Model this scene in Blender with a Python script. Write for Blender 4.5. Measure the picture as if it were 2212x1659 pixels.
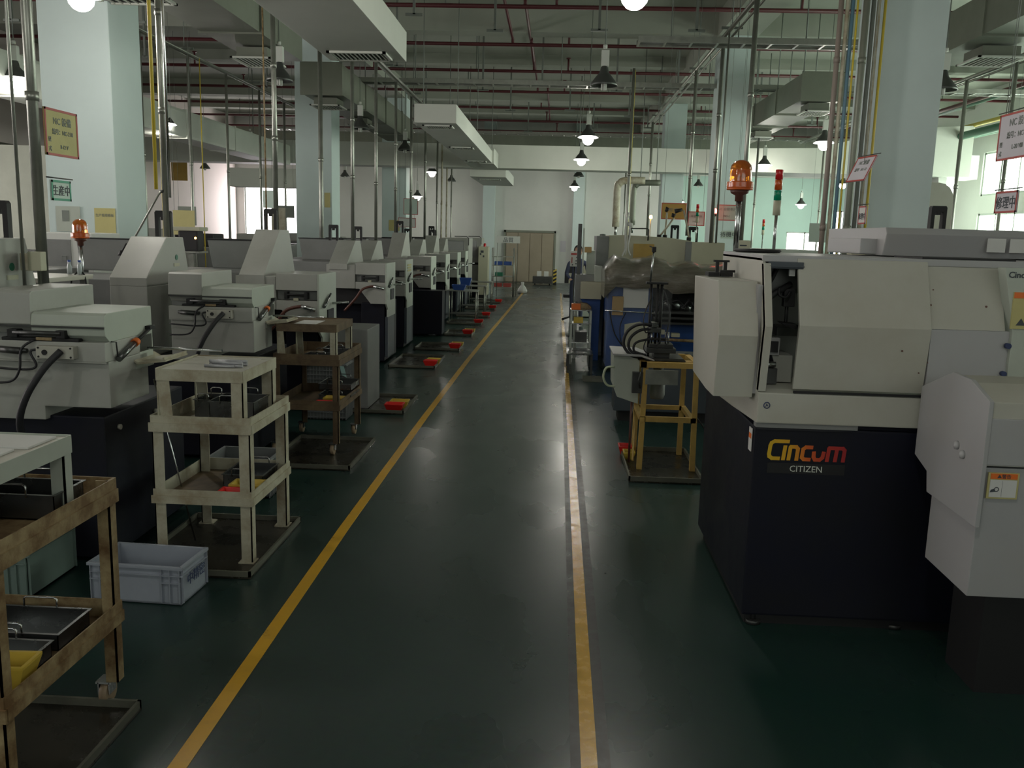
import bpy, bmesh, math, random
from mathutils import Vector, Matrix
random.seed(7)
for o in list(bpy.data.objects): bpy.data.objects.remove(o)
S = bpy.context.scene; C = S.collection
# ------------------------------------------------------------ camera
F, PITCH, ROLL, YAW, CAMH = 1900.0, math.radians(9.67), 0.027, math.radians(2.62), 1.75
cd = bpy.data.cameras.new('camera'); cam = bpy.data.objects.new('camera', cd); C.objects.link(cam)
cd.sensor_fit = 'HORIZONTAL'; cd.sensor_width = 36.0; cd.lens = 36.0 * F / 2212.0
cd.clip_start = 0.05; cd.clip_end = 200
fw = Vector((-math.sin(YAW)*math.cos(PITCH), math.cos(YAW)*math.cos(PITCH), -math.sin(PITCH)))
rt = Vector((math.cos(YAW), math.sin(YAW), 0)); up = rt.cross(fw)
r2 = rt*math.cos(ROLL) + up*math.sin(ROLL); u2 = -rt*math.sin(ROLL) + up*math.cos(ROLL)
m = Matrix((( r2.x, u2.x, -fw.x, 0), (r2.y, u2.y, -fw.y, 0), (r2.z, u2.z, -fw.z, CAMH), (0, 0, 0, 1)))
cam.matrix_world = m; S.camera = cam
# ------------------------------------------------------------ exposure, world
S.view_settings.view_transform = 'Standard'; S.view_settings.look = 'None'
S.view_settings.gamma = 1; S.view_settings.use_curve_mapping = False
S.view_settings.exposure = 0.36
LAMP_W = 21.0            # watts of one lit high-bay lamp
WIN_R, WIN_L, WIN_B, WIN_F = 7.0, 9.0, 10.0, 1.3   # brightness of daylight panes: right wall, left wall, back wall, unseen fill panes in the front wall
w = bpy.data.worlds.new('world'); S.world = w; w.use_nodes = True
w.node_tree.nodes['Background'].inputs[0].default_value = (0.75, 0.85, 0.8, 1)
w.node_tree.nodes['Background'].inputs[1].default_value = 0.3
# ------------------------------------------------------------ materials
M = {}
def mat(name, col, rough=0.5, metal=0.0, dirt=0.0, dcol=None, scale=6.0, emit=0.0, alpha=1.0, trans=0.0, rvar=0.0, coat=0.0, thr=0.5, bump=0.0, stretch=None):
    k = bpy.data.materials.new(name); k.use_nodes = True; nt = k.node_tree; b = nt.nodes['Principled BSDF']
    b.inputs['Base Color'].default_value = (*col, 1); b.inputs['Roughness'].default_value = rough
    b.inputs['Metallic'].default_value = metal
    if coat: b.inputs['Coat Weight'].default_value = coat; b.inputs['Coat Roughness'].default_value = 0.15
    if trans: b.inputs['Transmission Weight'].default_value = trans
    if alpha < 1: b.inputs['Alpha'].default_value = alpha
    if emit:
        b.inputs['Emission Color'].default_value = (*col, 1); b.inputs['Emission Strength'].default_value = emit
    if dirt or rvar or bump:
        tc = nt.nodes.new('ShaderNodeTexCoord'); n = nt.nodes.new('ShaderNodeTexNoise')
        n.inputs['Scale'].default_value = scale; n.inputs['Detail'].default_value = 8; n.inputs['Roughness'].default_value = 0.65
        src = tc.outputs['Object']
        if stretch:
            mp = nt.nodes.new('ShaderNodeMapping'); mp.inputs['Scale'].default_value = stretch
            nt.links.new(src, mp.inputs['Vector']); src = mp.outputs['Vector']
        nt.links.new(src, n.inputs['Vector'])
    if dirt:
        cr = nt.nodes.new('ShaderNodeValToRGB')
        cr.color_ramp.elements[0].position = thr - 0.12; cr.color_ramp.elements[1].position = thr + 0.16
        d = dcol or tuple(c*0.45 for c in col)
        cr.color_ramp.elements[0].color = (*[a*(1-dirt)+e*dirt for a, e in zip(col, d)], 1)
        cr.color_ramp.elements[1].color = (*col, 1)
        nt.links.new(n.outputs['Fac'], cr.inputs['Fac']); nt.links.new(cr.outputs['Color'], b.inputs['Base Color'])
    if rvar:
        mr = nt.nodes.new('ShaderNodeMapRange'); mr.inputs['From Min'].default_value = 0.3; mr.inputs['From Max'].default_value = 0.7
        mr.inputs['To Min'].default_value = max(0.03, rough-rvar); mr.inputs['To Max'].default_value = min(1, rough+rvar)
        nt.links.new(n.outputs['Fac'], mr.inputs['Value']); nt.links.new(mr.outputs['Result'], b.inputs['Roughness'])
    if bump:
        bp = nt.nodes.new('ShaderNodeBump'); bp.inputs['Strength'].default_value = bump; bp.inputs['Distance'].default_value = 0.02
        nt.links.new(n.outputs['Fac'], bp.inputs['Height']); nt.links.new(bp.outputs['Normal'], b.inputs['Normal'])
    M[name] = k; return k
mat('wall', (0.66, 0.67, 0.64), 0.8, dirt=0.15, scale=0.7)
mat('wall_mint', (0.50, 0.68, 0.62), 0.8, dirt=0.1, scale=0.7)
mat('wall_pink_daylit', (0.62, 0.55, 0.52), 0.8, dirt=0.1, scale=0.7)  # pink of the warm daylight put into the wall colour
mat('column', (0.58, 0.68, 0.67), 0.75, dirt=0.1, scale=1.2)
mat('ceiling', (0.36, 0.38, 0.325), 0.9, dirt=0.2, scale=0.5)
mat('door', (0.33, 0.28, 0.21), 0.6, dirt=0.2, scale=2)
mat('grey_paint', (0.38, 0.385, 0.355), 0.42, dirt=0.25, dcol=(0.2, 0.19, 0.15), scale=3, rvar=0.08, thr=0.42)
mat('mint_paint', (0.44, 0.48, 0.42), 0.45, dirt=0.2, dcol=(0.22, 0.21, 0.17), scale=3, thr=0.4)  # on the lathe sides the mint stands for green window light
mat('mid_grey', (0.22, 0.225, 0.22), 0.5, dirt=0.25, scale=3)
mat('ivory_paint', (0.45, 0.445, 0.39), 0.45, dirt=0.4, dcol=(0.34, 0.30, 0.22), scale=2.2, rvar=0.08, thr=0.4)
mat('ivory_clean', (0.375, 0.375, 0.38), 0.42, dirt=0.2, dcol=(0.34, 0.30, 0.24), scale=2.5, thr=0.38)
mat('cream', (0.47, 0.46, 0.34), 0.5, dirt=0.2, dcol=(0.3, 0.27, 0.2), scale=2.5, thr=0.4)
mat('navy', (0.0065, 0.0075, 0.018), 0.5, dirt=0.5, dcol=(0.010, 0.010, 0.009), scale=2.2, rvar=0.08)
M['navy'].node_tree.nodes['Principled BSDF'].inputs['Specular IOR Level'].default_value = 0.25
mat('black', (0.008, 0.008, 0.009), 0.6)
mat('rubber', (0.015, 0.015, 0.018), 0.55)
mat('dark_steel', (0.08, 0.082, 0.08), 0.4, 0.6, dirt=0.5, scale=8)
mat('steel', (0.55, 0.56, 0.56), 0.22, 1.0, rvar=0.1, scale=15)
mat('tray_steel', (0.16, 0.165, 0.165), 0.28, 0.9, rvar=0.1, scale=6)
mat('galv', (0.36, 0.37, 0.33), 0.38, 0.75, dirt=0.3, scale=10, rvar=0.1)
mat('galv_duct', (0.22, 0.235, 0.19), 0.5, 0.35, dirt=0.3, scale=1.5)
mat('white_duct', (0.62, 0.64, 0.58), 0.6, dirt=0.1, scale=1.5)
mat('pipe_red', (0.095, 0.018, 0.022), 0.45)
mat('hanger', (0.17, 0.19, 0.17), 0.6)
mat('pipe_yellow', (0.62, 0.48, 0.06), 0.4)
mat('pipe_blue', (0.10, 0.19, 0.25), 0.45)
mat('pipe_green', (0.05, 0.17, 0.10), 0.5)
mat('worn_white', (0.46, 0.44, 0.34), 0.5, dirt=0.75, dcol=(0.20, 0.13, 0.06), scale=7, thr=0.42)
mat('worn_cream', (0.42, 0.33, 0.18), 0.55, dirt=0.9, dcol=(0.13, 0.065, 0.022), scale=9, thr=0.52)
mat('rusty', (0.17, 0.12, 0.065), 0.5, dirt=0.8, dcol=(0.06, 0.032, 0.016), scale=8)
mat('white_top', (0.52, 0.50, 0.44), 0.35, dirt=0.3, dcol=(0.3, 0.26, 0.18), scale=3, thr=0.4)
mat('yellow_frame', (0.50, 0.33, 0.09), 0.5, dirt=0.6, dcol=(0.26, 0.16, 0.06), scale=8, thr=0.42)
mat('oily_plate', (0.045, 0.040, 0.028), 0.3, 0.2, dirt=0.7, dcol=(0.015, 0.014, 0.01), scale=4, rvar=0.15)
mat('plate_edge', (0.13, 0.13, 0.10), 0.45, dirt=0.5, scale=6)
mat('crate', (0.33, 0.36, 0.42), 0.5, dirt=0.2, scale=4)
mat('crate_green', (0.17, 0.23, 0.21), 0.5, dirt=0.2, scale=4)
mat('crate_grid', (0.19, 0.20, 0.205), 0.5)
mat('bin_red', (0.68, 0.02, 0.015), 0.4)
mat('bin_yellow', (0.60, 0.43, 0.06), 0.4)
mat('line_yellow', (0.60, 0.33, 0.02), 0.35, dirt=0.35, dcol=(0.30, 0.17, 0.04), scale=9, thr=0.36, rvar=0.1)
mat('line_worn', (0.56, 0.32, 0.03), 0.24, dirt=0.5, dcol=(0.34, 0.24, 0.10), scale=14, thr=0.40, rvar=0.12, bump=0.08)
mat('tape_black', (0.024, 0.023, 0.021), 0.36, dirt=0.9, dcol=(0.035, 0.055, 0.05), scale=12, thr=0.34, rvar=0.1)
mat('amber', (0.85, 0.24, 0.01), 0.08, coat=0.8, trans=0.7)
mat('amber_base', (0.60, 0.10, 0.008), 0.25, coat=0.5, trans=0.15)
mat('lens_red', (0.55, 0.01, 0.015), 0.25)
mat('lens_green', (0.0, 0.25, 0.13), 0.25)
mat('paper', (0.62, 0.62, 0.60), 0.7)
mat('paper_yellow', (0.52, 0.47, 0.20), 0.6, dirt=0.15, scale=6)
mat('paper_gold', (0.42, 0.27, 0.06), 0.5, dirt=0.2, scale=6)
mat('sign_lilac', (0.55, 0.53, 0.57), 0.6)
mat('sign_green', (0.55, 0.66, 0.60), 0.6)
mat('frame_red', (0.42, 0.07, 0.06), 0.5)
mat('frame_teal', (0.05, 0.32, 0.20), 0.5)
mat('ink', (0.05, 0.06, 0.07), 0.6)
mat('ink_soft', (0.18, 0.20, 0.18), 0.6)
mat('slate', (0.05, 0.062, 0.075), 0.5)
mat('rod_steel', (0.42, 0.42, 0.45), 0.42, 0.5)
mat('caster_tread', (0.30, 0.22, 0.14), 0.5)
mat('ink_blue', (0.03, 0.045, 0.12), 0.6)
mat('orange', (0.75, 0.16, 0.02), 0.45)
mat('white_text', (0.62, 0.64, 0.58), 0.5)
mat('lamp_shade', (0.10, 0.105, 0.10), 0.4, 0.5)
mat('lamp_glow_disc', (1.0, 0.98, 0.92), 0.4, emit=2.2)  # emission that imitates the wide glow around lit bulbs
mat('lamp_inside', (0.75, 0.75, 0.72), 0.4)
mat('bulb_off', (0.65, 0.67, 0.62), 0.4)
mat('bulb_on', (1.0, 0.97, 0.90), 0.4, emit=35)
mat('led_red', (1.0, 0.08, 0.06), 0.4, emit=14)
mat('led_amber', (1.0, 0.45, 0.08), 0.4, emit=14)
mat('pane_right', (0.86, 1.0, 0.84), 0.5, emit=WIN_R)
mat('pane_left', (1.0, 0.93, 0.90), 0.5, emit=WIN_L)
mat('pane_fill_front', (0.95, 1.0, 0.95), 0.5, emit=WIN_F)
mat('pane_back', (1.0, 0.93, 0.95), 0.5, emit=WIN_B)
mat('window_frame', (0.42, 0.46, 0.42), 0.5)
mat('blue_paint', (0.012, 0.065, 0.26), 0.4, dirt=0.2, scale=5)
mat('wrap', (0.20, 0.18, 0.145), 0.22, dirt=0.6, dcol=(0.10, 0.09, 0.07), scale=6, stretch=(1, 1, 5), bump=0.8, coat=0.4)
mat('clear_film', (0.75, 0.78, 0.80), 0.12, alpha=0.07, rvar=0.1, scale=12, bump=1.0)
mat('cardboard', (0.40, 0.26, 0.11), 0.8)
mat('wood_yellow', (0.55, 0.36, 0.10), 0.6)
mat('skin', (0.45, 0.27, 0.19), 0.5)
mat('hair', (0.012, 0.011, 0.012), 0.4)
mat('cloth', (0.05, 0.06, 0.11), 0.8)
mat('plastic_blue', (0.03, 0.08, 0.32), 0.4)
mat('plastic_green', (0.01, 0.16, 0.09), 0.4)
mat('clear_blue', (0.5, 0.56, 0.58), 0.2)
mat('mint_card', (0.45, 0.68, 0.66), 0.5)
mat('hose_brown', (0.10, 0.035, 0.025), 0.45)
mat('hose_white', (0.45, 0.50, 0.36), 0.4)
# logo gradient is printed on the decal: colour follows the decal's own length
def logo_mat():
    k = bpy.data.materials.new('logo_gradient'); k.use_nodes = True; nt = k.node_tree; b = nt.nodes['Principled BSDF']
    tc = nt.nodes.new('ShaderNodeTexCoord'); sp = nt.nodes.new('ShaderNodeSeparateXYZ'); mr = nt.nodes.new('ShaderNodeMapRange')
    cr = nt.nodes.new('ShaderNodeValToRGB')
    mr.inputs['From Min'].default_value = 0.0; mr.inputs['From Max'].default_value = 0.36
    e = cr.color_ramp.elements; e[0].position = 0; e[0].color = (0.62, 0.40, 0.01, 1); e[1].position = 1; e[1].color = (0.32, 0.01, 0.015, 1)
    a = e.new(0.3); a.color = (0.66, 0.33, 0.01, 1); a = e.new(0.5); a.color = (0.60, 0.11, 0.01, 1); a = e.new(0.72); a.color = (0.42, 0.03, 0.015, 1)
    nt.links.new(tc.outputs['Object'], sp.inputs[0]); nt.links.new(sp.outputs['X'], mr.inputs['Value'])
    nt.links.new(mr.outputs['Result'], cr.inputs['Fac']); nt.links.new(cr.outputs['Color'], b.inputs['Base Color'])
    b.inputs['Roughness'].default_value = 0.5; M['logo_gradient'] = k
logo_mat()
def floor_mat():
    k = bpy.data.materials.new('floor_epoxy'); k.use_nodes = True; nt = k.node_tree; b = nt.nodes['Principled BSDF']
    tc = nt.nodes.new('ShaderNodeTexCoord')
    def noise(s, d=6, st=None):
        n = nt.nodes.new('ShaderNodeTexNoise'); n.inputs['Scale'].default_value = s; n.inputs['Detail'].default_value = d
        if st:
            mp = nt.nodes.new('ShaderNodeMapping'); mp.inputs['Scale'].default_value = st
            nt.links.new(tc.outputs['Object'], mp.inputs['Vector']); nt.links.new(mp.outputs['Vector'], n.inputs['Vector'])
        else: nt.links.new(tc.outputs['Object'], n.inputs['Vector'])
        return n
    # aisle band greyed with soft edges: wear plus light reflections put into the colour
    sp = nt.nodes.new('ShaderNodeSeparateXYZ'); nt.links.new(tc.outputs['Object'], sp.inputs[0])
    ad = nt.nodes.new('ShaderNodeMath'); ad.operation = 'ADD'; ad.inputs[1].default_value = 0.45; nt.links.new(sp.outputs['X'], ad.inputs[0])
    ab = nt.nodes.new('ShaderNodeMath'); ab.operation = 'ABSOLUTE'; nt.links.new(ad.outputs[0], ab.inputs[0])
    mr = nt.nodes.new('ShaderNodeMapRange'); mr.interpolation_type = 'SMOOTHSTEP'
    mr.inputs['From Min'].default_value = 0.4; mr.inputs['From Max'].default_value = 1.5; mr.inputs['To Min'].default_value = 0.75; mr.inputs['To Max'].default_value = 0.0
    nt.links.new(ab.outputs[0], mr.inputs['Value'])
    n1 = noise(0.9, 3); mu = nt.nodes.new('ShaderNodeMath'); mu.operation = 'MULTIPLY_ADD'; mu.inputs[1].default_value = 1.0; mu.inputs[2].default_value = -0.38
    nt.links.new(n1.outputs['Fac'], mu.inputs[0])
    su = nt.nodes.new('ShaderNodeMath'); su.operation = 'ADD'; su.use_clamp = True
    nt.links.new(mu.outputs[0], su.inputs[0]); nt.links.new(mr.outputs['Result'], su.inputs[1])
    mx = nt.nodes.new('ShaderNodeMix'); mx.data_type = 'RGBA'
    mx.inputs['A'].default_value = (0.012, 0.040, 0.032, 1); mx.inputs['B'].default_value = (0.037, 0.056, 0.053, 1)
    nt.links.new(su.outputs[0], mx.inputs['Factor'])
    n2 = noise(30, 4); m2 = nt.nodes.new('ShaderNodeMix'); m2.data_type = 'RGBA'; m2.blend_type = 'MULTIPLY'; m2.inputs['Factor'].default_value = 0.35
    nt.links.new(mx.outputs['Result'], m2.inputs['A']); nt.links.new(n2.outputs['Color'], m2.inputs['B'])
    nt.links.new(m2.outputs['Result'], b.inputs['Base Color'])
    n3 = noise(1.6, 4, (1, 0.5, 1)); rr = nt.nodes.new('ShaderNodeMapRange'); rr.inputs['From Min'].default_value = 0.3; rr.inputs['From Max'].default_value = 0.7
    rr.inputs['To Min'].default_value = 0.22; rr.inputs['To Max'].default_value = 0.36
    nt.links.new(n3.outputs['Fac'], rr.inputs['Value']); nt.links.new(rr.outputs['Result'], b.inputs['Roughness'])
    bp = nt.nodes.new('ShaderNodeBump'); bp.inputs['Strength'].default_value = 0.015; bp.inputs['Distance'].default_value = 0.01
    n4 = noise(3, 2); nt.links.new(n4.outputs['Fac'], bp.inputs['Height']); nt.links.new(bp.outputs['Normal'], b.inputs['Normal'])
    M['floor'] = k
floor_mat()
# ------------------------------------------------------------ mesh helpers
class MB:
    def __init__(s): s.bm = bmesh.new()
    def face(s, vs):
        try: return s.bm.faces.new(vs)
        except ValueError: return None
    def box(s, x0, x1, y0, y1, z0, z1, bev=0.0):
        r = bmesh.ops.create_cube(s.bm, size=1.0); vs = r['verts']
        for v in vs:
            v.co.x = x0 if v.co.x < 0 else x1; v.co.y = y0 if v.co.y < 0 else y1; v.co.z = z0 if v.co.z < 0 else z1
        if bev:
            ed = list({e for v in vs for e in v.link_edges})
            bmesh.ops.bevel(s.bm, geom=ed, offset=bev, segments=2, affect='EDGES', profile=0.7)
        return s
    def prism(s, pts, axis, a, b, bev=0.0):
        """polygon pts in the plane across axis, from a to b. axis x: pts (y,z); y: (x,z); z: (x,y)"""
        def P(p, t): return (t, p[0], p[1]) if axis == 'x' else ((p[0], t, p[1]) if axis == 'y' else (p[0], p[1], t))
        A = [s.bm.verts.new(P(p, a)) for p in pts]; B = [s.bm.verts.new(P(p, b)) for p in pts]
        n = len(pts); f = [s.face(A), s.face(list(reversed(B)))]
        for i in range(n): f.append(s.face([A[i], B[i], B[(i+1) % n], A[(i+1) % n]]))
        fs = [x for x in f if x]; bmesh.ops.recalc_face_normals(s.bm, faces=fs)
        if bev:
            ed = list({e for x in fs for e in x.edges}); bmesh.ops.bevel(s.bm, geom=ed, offset=bev, segments=2, affect='EDGES', profile=0.7)
        return s
    def tube(s, pts, r, n=10, smooth=0, cap=True):
        pts = [Vector(p) for p in pts]
        if smooth:
            q = []
            for i in range(len(pts)-1):
                p0 = pts[max(i-1, 0)]; p1 = pts[i]; p2 = pts[i+1]; p3 = pts[min(i+2, len(pts)-1)]
                for k in range(smooth):
                    t = k/smooth
                    q.append(0.5*((2*p1)+(p2-p0)*t+(2*p0-5*p1+4*p2-p3)*t*t+(3*p1-p0-3*p2+p3)*t**3))
            q.append(pts[-1]); pts = q
        rings = []; nrm = None
        for i, p in enumerate(pts):
            d = (pts[min(i+1, len(pts)-1)] - pts[max(i-1, 0)]).normalized()
            if nrm is None: nrm = d.orthogonal().normalized()
            else: nrm = (nrm - d*nrm.dot(d)); nrm = nrm.normalized() if nrm.length > 1e-6 else d.orthogonal().normalized()
            bt = d.cross(nrm); rr = r[i] if isinstance(r, (list, tuple)) else r
            rings.append([s.bm.verts.new(p + (nrm*math.cos(2*math.pi*k/n)+bt*math.sin(2*math.pi*k/n))*rr) for k in range(n)])
        for a, b in zip(rings, rings[1:]):
            for k in range(n):
                f = s.face([a[k], a[(k+1) % n], b[(k+1) % n], b[k]])
                if f: f.smooth = True
        if cap: s.face(list(reversed(rings[0]))); s.face(rings[-1])
        return s
    def lathe(s, prof, cx=0, cy=0, n=24, cap=False):
        rings = [[s.bm.verts.new((cx+r*math.cos(2*math.pi*k/n), cy+r*math.sin(2*math.pi*k/n), z)) for k in range(n)] for r, z in prof]
        for a, b in zip(rings, rings[1:]):
            for k in range(n):
                f = s.face([a[k], a[(k+1) % n], b[(k+1) % n], b[k]])
                if f: f.smooth = True
        if cap: s.face(list(reversed(rings[0]))); s.face(rings[-1])
        return s
    def beam(s, p, q, w, h=None):
        """square-section bar from p to q"""
        p = Vector(p); q = Vector(q); d = (q-p).normalized(); h = h or w
        a = Vector((0, 0, 1)) if abs(d.z) < 0.9 else Vector((0, 1, 0)); u = d.cross(a).normalized(); v = u.cross(d)
        A = [s.bm.verts.new(p+u*w/2*i+v*h/2*j) for i, j in ((-1, -1), (1, -1), (1, 1), (-1, 1))]
        B = [s.bm.verts.new(q+u*w/2*i+v*h/2*j) for i, j in ((-1, -1), (1, -1), (1, 1), (-1, 1))]
        fs = [s.face(A), s.face(list(reversed(B)))]+[s.face([A[i], B[i], B[(i+1) % 4], A[(i+1) % 4]]) for i in range(4)]
        bmesh.ops.recalc_face_normals(s.bm, faces=[f for f in fs if f]); return s
    def build(s, name, m, parent=None, world=False):
        if world and parent is not None:
            o = parent; off = Vector((0, 0, 0))
            while o is not None: off += o.location; o = o.parent
            for v in s.bm.verts: v.co -= off
        me = bpy.data.meshes.new(name); s.bm.to_mesh(me); s.bm.free(); me.materials.append(M[m])
        ob = bpy.data.objects.new(name, me); C.objects.link(ob)
        if parent is not None: ob.parent = parent
        return ob
def box(*a, **k): return MB().box(*a, **k)
def tag(o, label=None, cat=None, group=None, kind=None):
    if label: o['label'] = label
    if cat: o['category'] = cat
    if group: o['group'] = group
    if kind: o['kind'] = kind
    return o
def thing(name, label, cat, loc=(0, 0, 0), group=None):
    o = bpy.data.objects.new(name, None); o.empty_display_size = 0.1; C.objects.link(o); o.location = loc
    return tag(o, label, cat, group)
def solo(name, mb, m, label, cat, loc, group=None):
    """a thing that is one mesh: geometry given in world coordinates, origin put at loc"""
    for v in mb.bm.verts: v.co -= Vector(loc)
    o = mb.build(name, m); o.location = loc; return tag(o, label, cat, group)
def dup(o, loc=None, label=None, parent=None, group=None):
    c = o.copy(); C.objects.link(c)
    if parent is not None: c.parent = parent
    if loc is not None: c.location = loc
    if label: c['label'] = label
    if group: c['group'] = group
    for ch in [x for x in KIDS.get(o.name, []) ]: dup(ch, parent=c)
    return c
KIDS = {}
def index_kids():
    KIDS.clear()
    for o in bpy.data.objects:
        if o.parent: KIDS.setdefault(o.parent.name, []).append(o)
def struct(name, mb, m, parent=None):
    o = mb.build(name, m, parent)
    if parent is None: o['kind'] = 'structure'
    return o
def text(name, body, size, m, parent, origin, face='-y', align='LEFT', shear=0.0, sx=1.0, depth=0.0008, bold=0.0):
    cu = bpy.data.curves.new(name, 'FONT'); cu.body = body; cu.size = size; cu.align_x = align; cu.shear = shear; cu.extrude = depth; cu.offset = bold
    cu.resolution_u = 2
    t = bpy.data.objects.new('tmp', cu); C.objects.link(t)
    dg = bpy.context.evaluated_depsgraph_get(); me = bpy.data.meshes.new_from_object(t.evaluated_get(dg))
    bpy.data.objects.remove(t); me.name = name
    ax = {'-y': (Vector((1, 0, 0)), Vector((0, -1, 0))), '+x': (Vector((0, 1, 0)), Vector((1, 0, 0))), '-x': (Vector((0, -1, 0)), Vector((-1, 0, 0)))}[face]
    off = Vector((0, 0, 0)); o = parent
    while o is not None: off += o.location; o = o.parent
    for v in me.vertices:
        x, y, z = v.co; v.co = ax[0]*x*sx + Vector((0, 0, 1))*y + ax[1]*z
    me.materials.clear(); me.materials.append(M[m])
    ob = bpy.data.objects.new(name, me); C.objects.link(ob); ob.parent = parent; ob.location = Vector(origin)-off
    return ob
ORD = ['nearest', 'second', 'third', 'fourth', 'fifth', 'sixth', 'seventh', 'eighth', 'ninth', 'tenth', 'eleventh', 'twelfth', 'thirteenth', 'fourteenth', 'fifteenth', 'sixteenth', 'seventeenth', 'eighteenth']
# ============================================================ SETTING
XL, XR, YB, YF, ZC = -12.0, 11.0, 33.0, -4.0, 5.75
struct('floor', box(XL, XR, YF, YB, -0.1, 0), 'floor')
struct('ceiling', box(XL, XR, YF, YB, ZC, ZC+0.15), 'ceiling')
def wall_with_holes(name, axis, pos, th, a0, a1, z0, z1, holes, m):
    mb = MB(); aa = sorted({a0, a1, *[h[0] for h in holes], *[h[1] for h in holes]}); zz = sorted({z0, z1, *[h[2] for h in holes], *[h[3] for h in holes]})
    for i in range(len(aa)-1):
        for j in range(len(zz)-1):
            ca = (aa[i]+aa[i+1])/2; cz = (zz[j]+zz[j+1])/2
            if any(h[0] < ca < h[1] and h[2] < cz < h[3] for h in holes): continue
            if axis == 'x': mb.box(pos, pos+th, aa[i], aa[i+1], zz[j], zz[j+1])
            else: mb.box(aa[i], aa[i+1], pos, pos+th, zz[j], zz[j+1])
    return struct(name, mb, m)
WN = [0]
def window(axis, pos, a0, a1, z0, z1, pane, nv, nh):
    WN[0] += 1
    fr = MB(); t = 0.05
    def bar(p0, p1, q0, q1):
        if axis == 'x': fr.box(pos-0.04, pos+0.04, p0, p1, q0, q1)
        else: fr.box(p0, p1, pos-0.04, pos+0.04, q0, q1)
    bar(a0, a0+t, z0, z1); bar(a1-t, a1, z0, z1); bar(a0, a1, z0, z0+t); bar(a0, a1, z1-t, z1)
    for i in range(1, nv): a = a0+(a1-a0)*i/nv; bar(a-t/2, a+t/2, z0, z1)
    for i in range(1, nh): z = z0+(z1-z0)*i/nh; bar(a0, a1, z-t/2, z+t/2)
    o = struct('window_%d' % WN[0], fr, 'window_frame')
    p = box(pos-0.005, pos+0.005, a0+.01, a1-.01, z0+.01, z1-.01) if axis == 'x' else box(a0+.01, a1-.01, pos-0.005, pos+0.005, z0+.01, z1-.01)
    p.build('pane', pane, o)
rh = [(y, y+4.6, 1.0, 2.6) for y in (8, 13.5, 19.5, 25.5)] + [(y, y+4.6, 3.05, 4.15) for y in (8, 13.5, 19.5, 25.5)]
wall_with_holes('wall_right', 'x', XR, 0.2, YF, YB, 0, ZC, rh, 'wall')
for h in rh: window('x', XR+0.08, *h, 'pane_right', 5, 1)
lh = [(2.5, 6.0, 1.0, 3.2), (8.0, 11.5, 1.0, 3.2)]  # both out of view; the nearer one added for left-side light
wall_with_holes('wall_left', 'x', XL-0.2, 0.2, YF, YB, 0, ZC, lh, 'wall_pink_daylit')
for h in lh: window('x', XL-0.08, *h, 'pane_left', 3, 2)
bh = [(-11.7, -9.5, 0.9, 3.5), (8.35, 9.7, 1.2, 2.1), (9.95, 10.6, 1.3, 2.9)]
wall_with_holes('wall_back', 'y', YB, 0.2, XL, XR, 0, ZC, bh, 'wall')
for h in bh: window('y', YB+0.08, *h, 'pane_back', 2, 1)
fh = [(-8, -2, 2.2, 4.2), (1.0, 8, 2.2, 4.2)]  # unseen windows behind the camera, added as fill light
wall_with_holes('wall_front', 'y', YF-0.2, 0.2, XL, XR, 0, ZC, fh, 'wall')
for h in fh: window('y', YF-0.08, *h, 'pane_fill_front', 5, 2)
wall_with_holes('trim_1', 'y', YB-0.03, 0.028, 4.4, XR-0.01, 0, 4.0, bh[1:], 'wall_mint')   # mint painted panel of the back wall
d = struct('door_1', box(-1.88, -0.10, YB-0.06, YB-0.01, 0, 1.82), 'door')
for i in range(4):
    x = -1.86+i*0.44; box(x, x+0.42, YB-0.085, YB-0.05, 0.02, 1.79, bev=0.006).build('leaf', 'door', d)
struct('trim_2', MB().box(-1.95, -1.88, YB-0.09, YB-0.01, 0, 1.9).box(-0.10, -0.03, YB-0.09, YB-0.01, 0, 1.9).box(-1.95, -0.03, YB-0.09, YB-0.01, 1.82, 1.9), 'galv_duct')
# columns, beams
n = 3
for x0, x1, ys in ((-4.90, -4.22, (8.4, 16.6, 24.8)), (2.82, 3.40, (8.4, 16.6, 24.8))):
    for y in ys:
        struct('trim_%d' % n, box(x0, x1, y, y+0.62, 0, ZC-0.01, bev=0.012), 'column'); n += 1
for x0, x1 in ((-2.74, -2.31), (0.56, 0.95)):
    struct('trim_%d' % n, box(x0, x1, YB-0.3, YB-0.001, 0, ZC-0.01), 'column'); n += 1
for x in (-4.95, 2.75):
    struct('trim_%d' % n, box(x, x+0.7, YF, YB, ZC-0.42, ZC+0.01), 'ceiling'); n += 1
for y in (0.2, 8.4, 16.6, 24.8):
    struct('trim_%d' % n, box(XL, XR, y+0.1, y+0.5, ZC-0.4, ZC+0.01), 'ceiling'); n += 1
for y in (4.4, 12.6, 20.8, 28.9):
    struct('trim_%d' % n, box(XL, XR, y, y+0.3, ZC-0.22, ZC+0.01), 'ceiling'); n += 1
# rounded partition by the right windows
pp = [(22.6, 0), (22.6, 3.3)]+[(22.6+0.7-0.7*math.cos(a), 3.3+0.7*math.sin(a)) for a in (0.4, 0.8, 1.2, 1.57)]+[(25.5, 4.0), (25.5, 0)]
struct('trim_%d' % n, MB().prism(pp, 'x', 9.3, 9.5), 'wall'); n += 1
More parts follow.
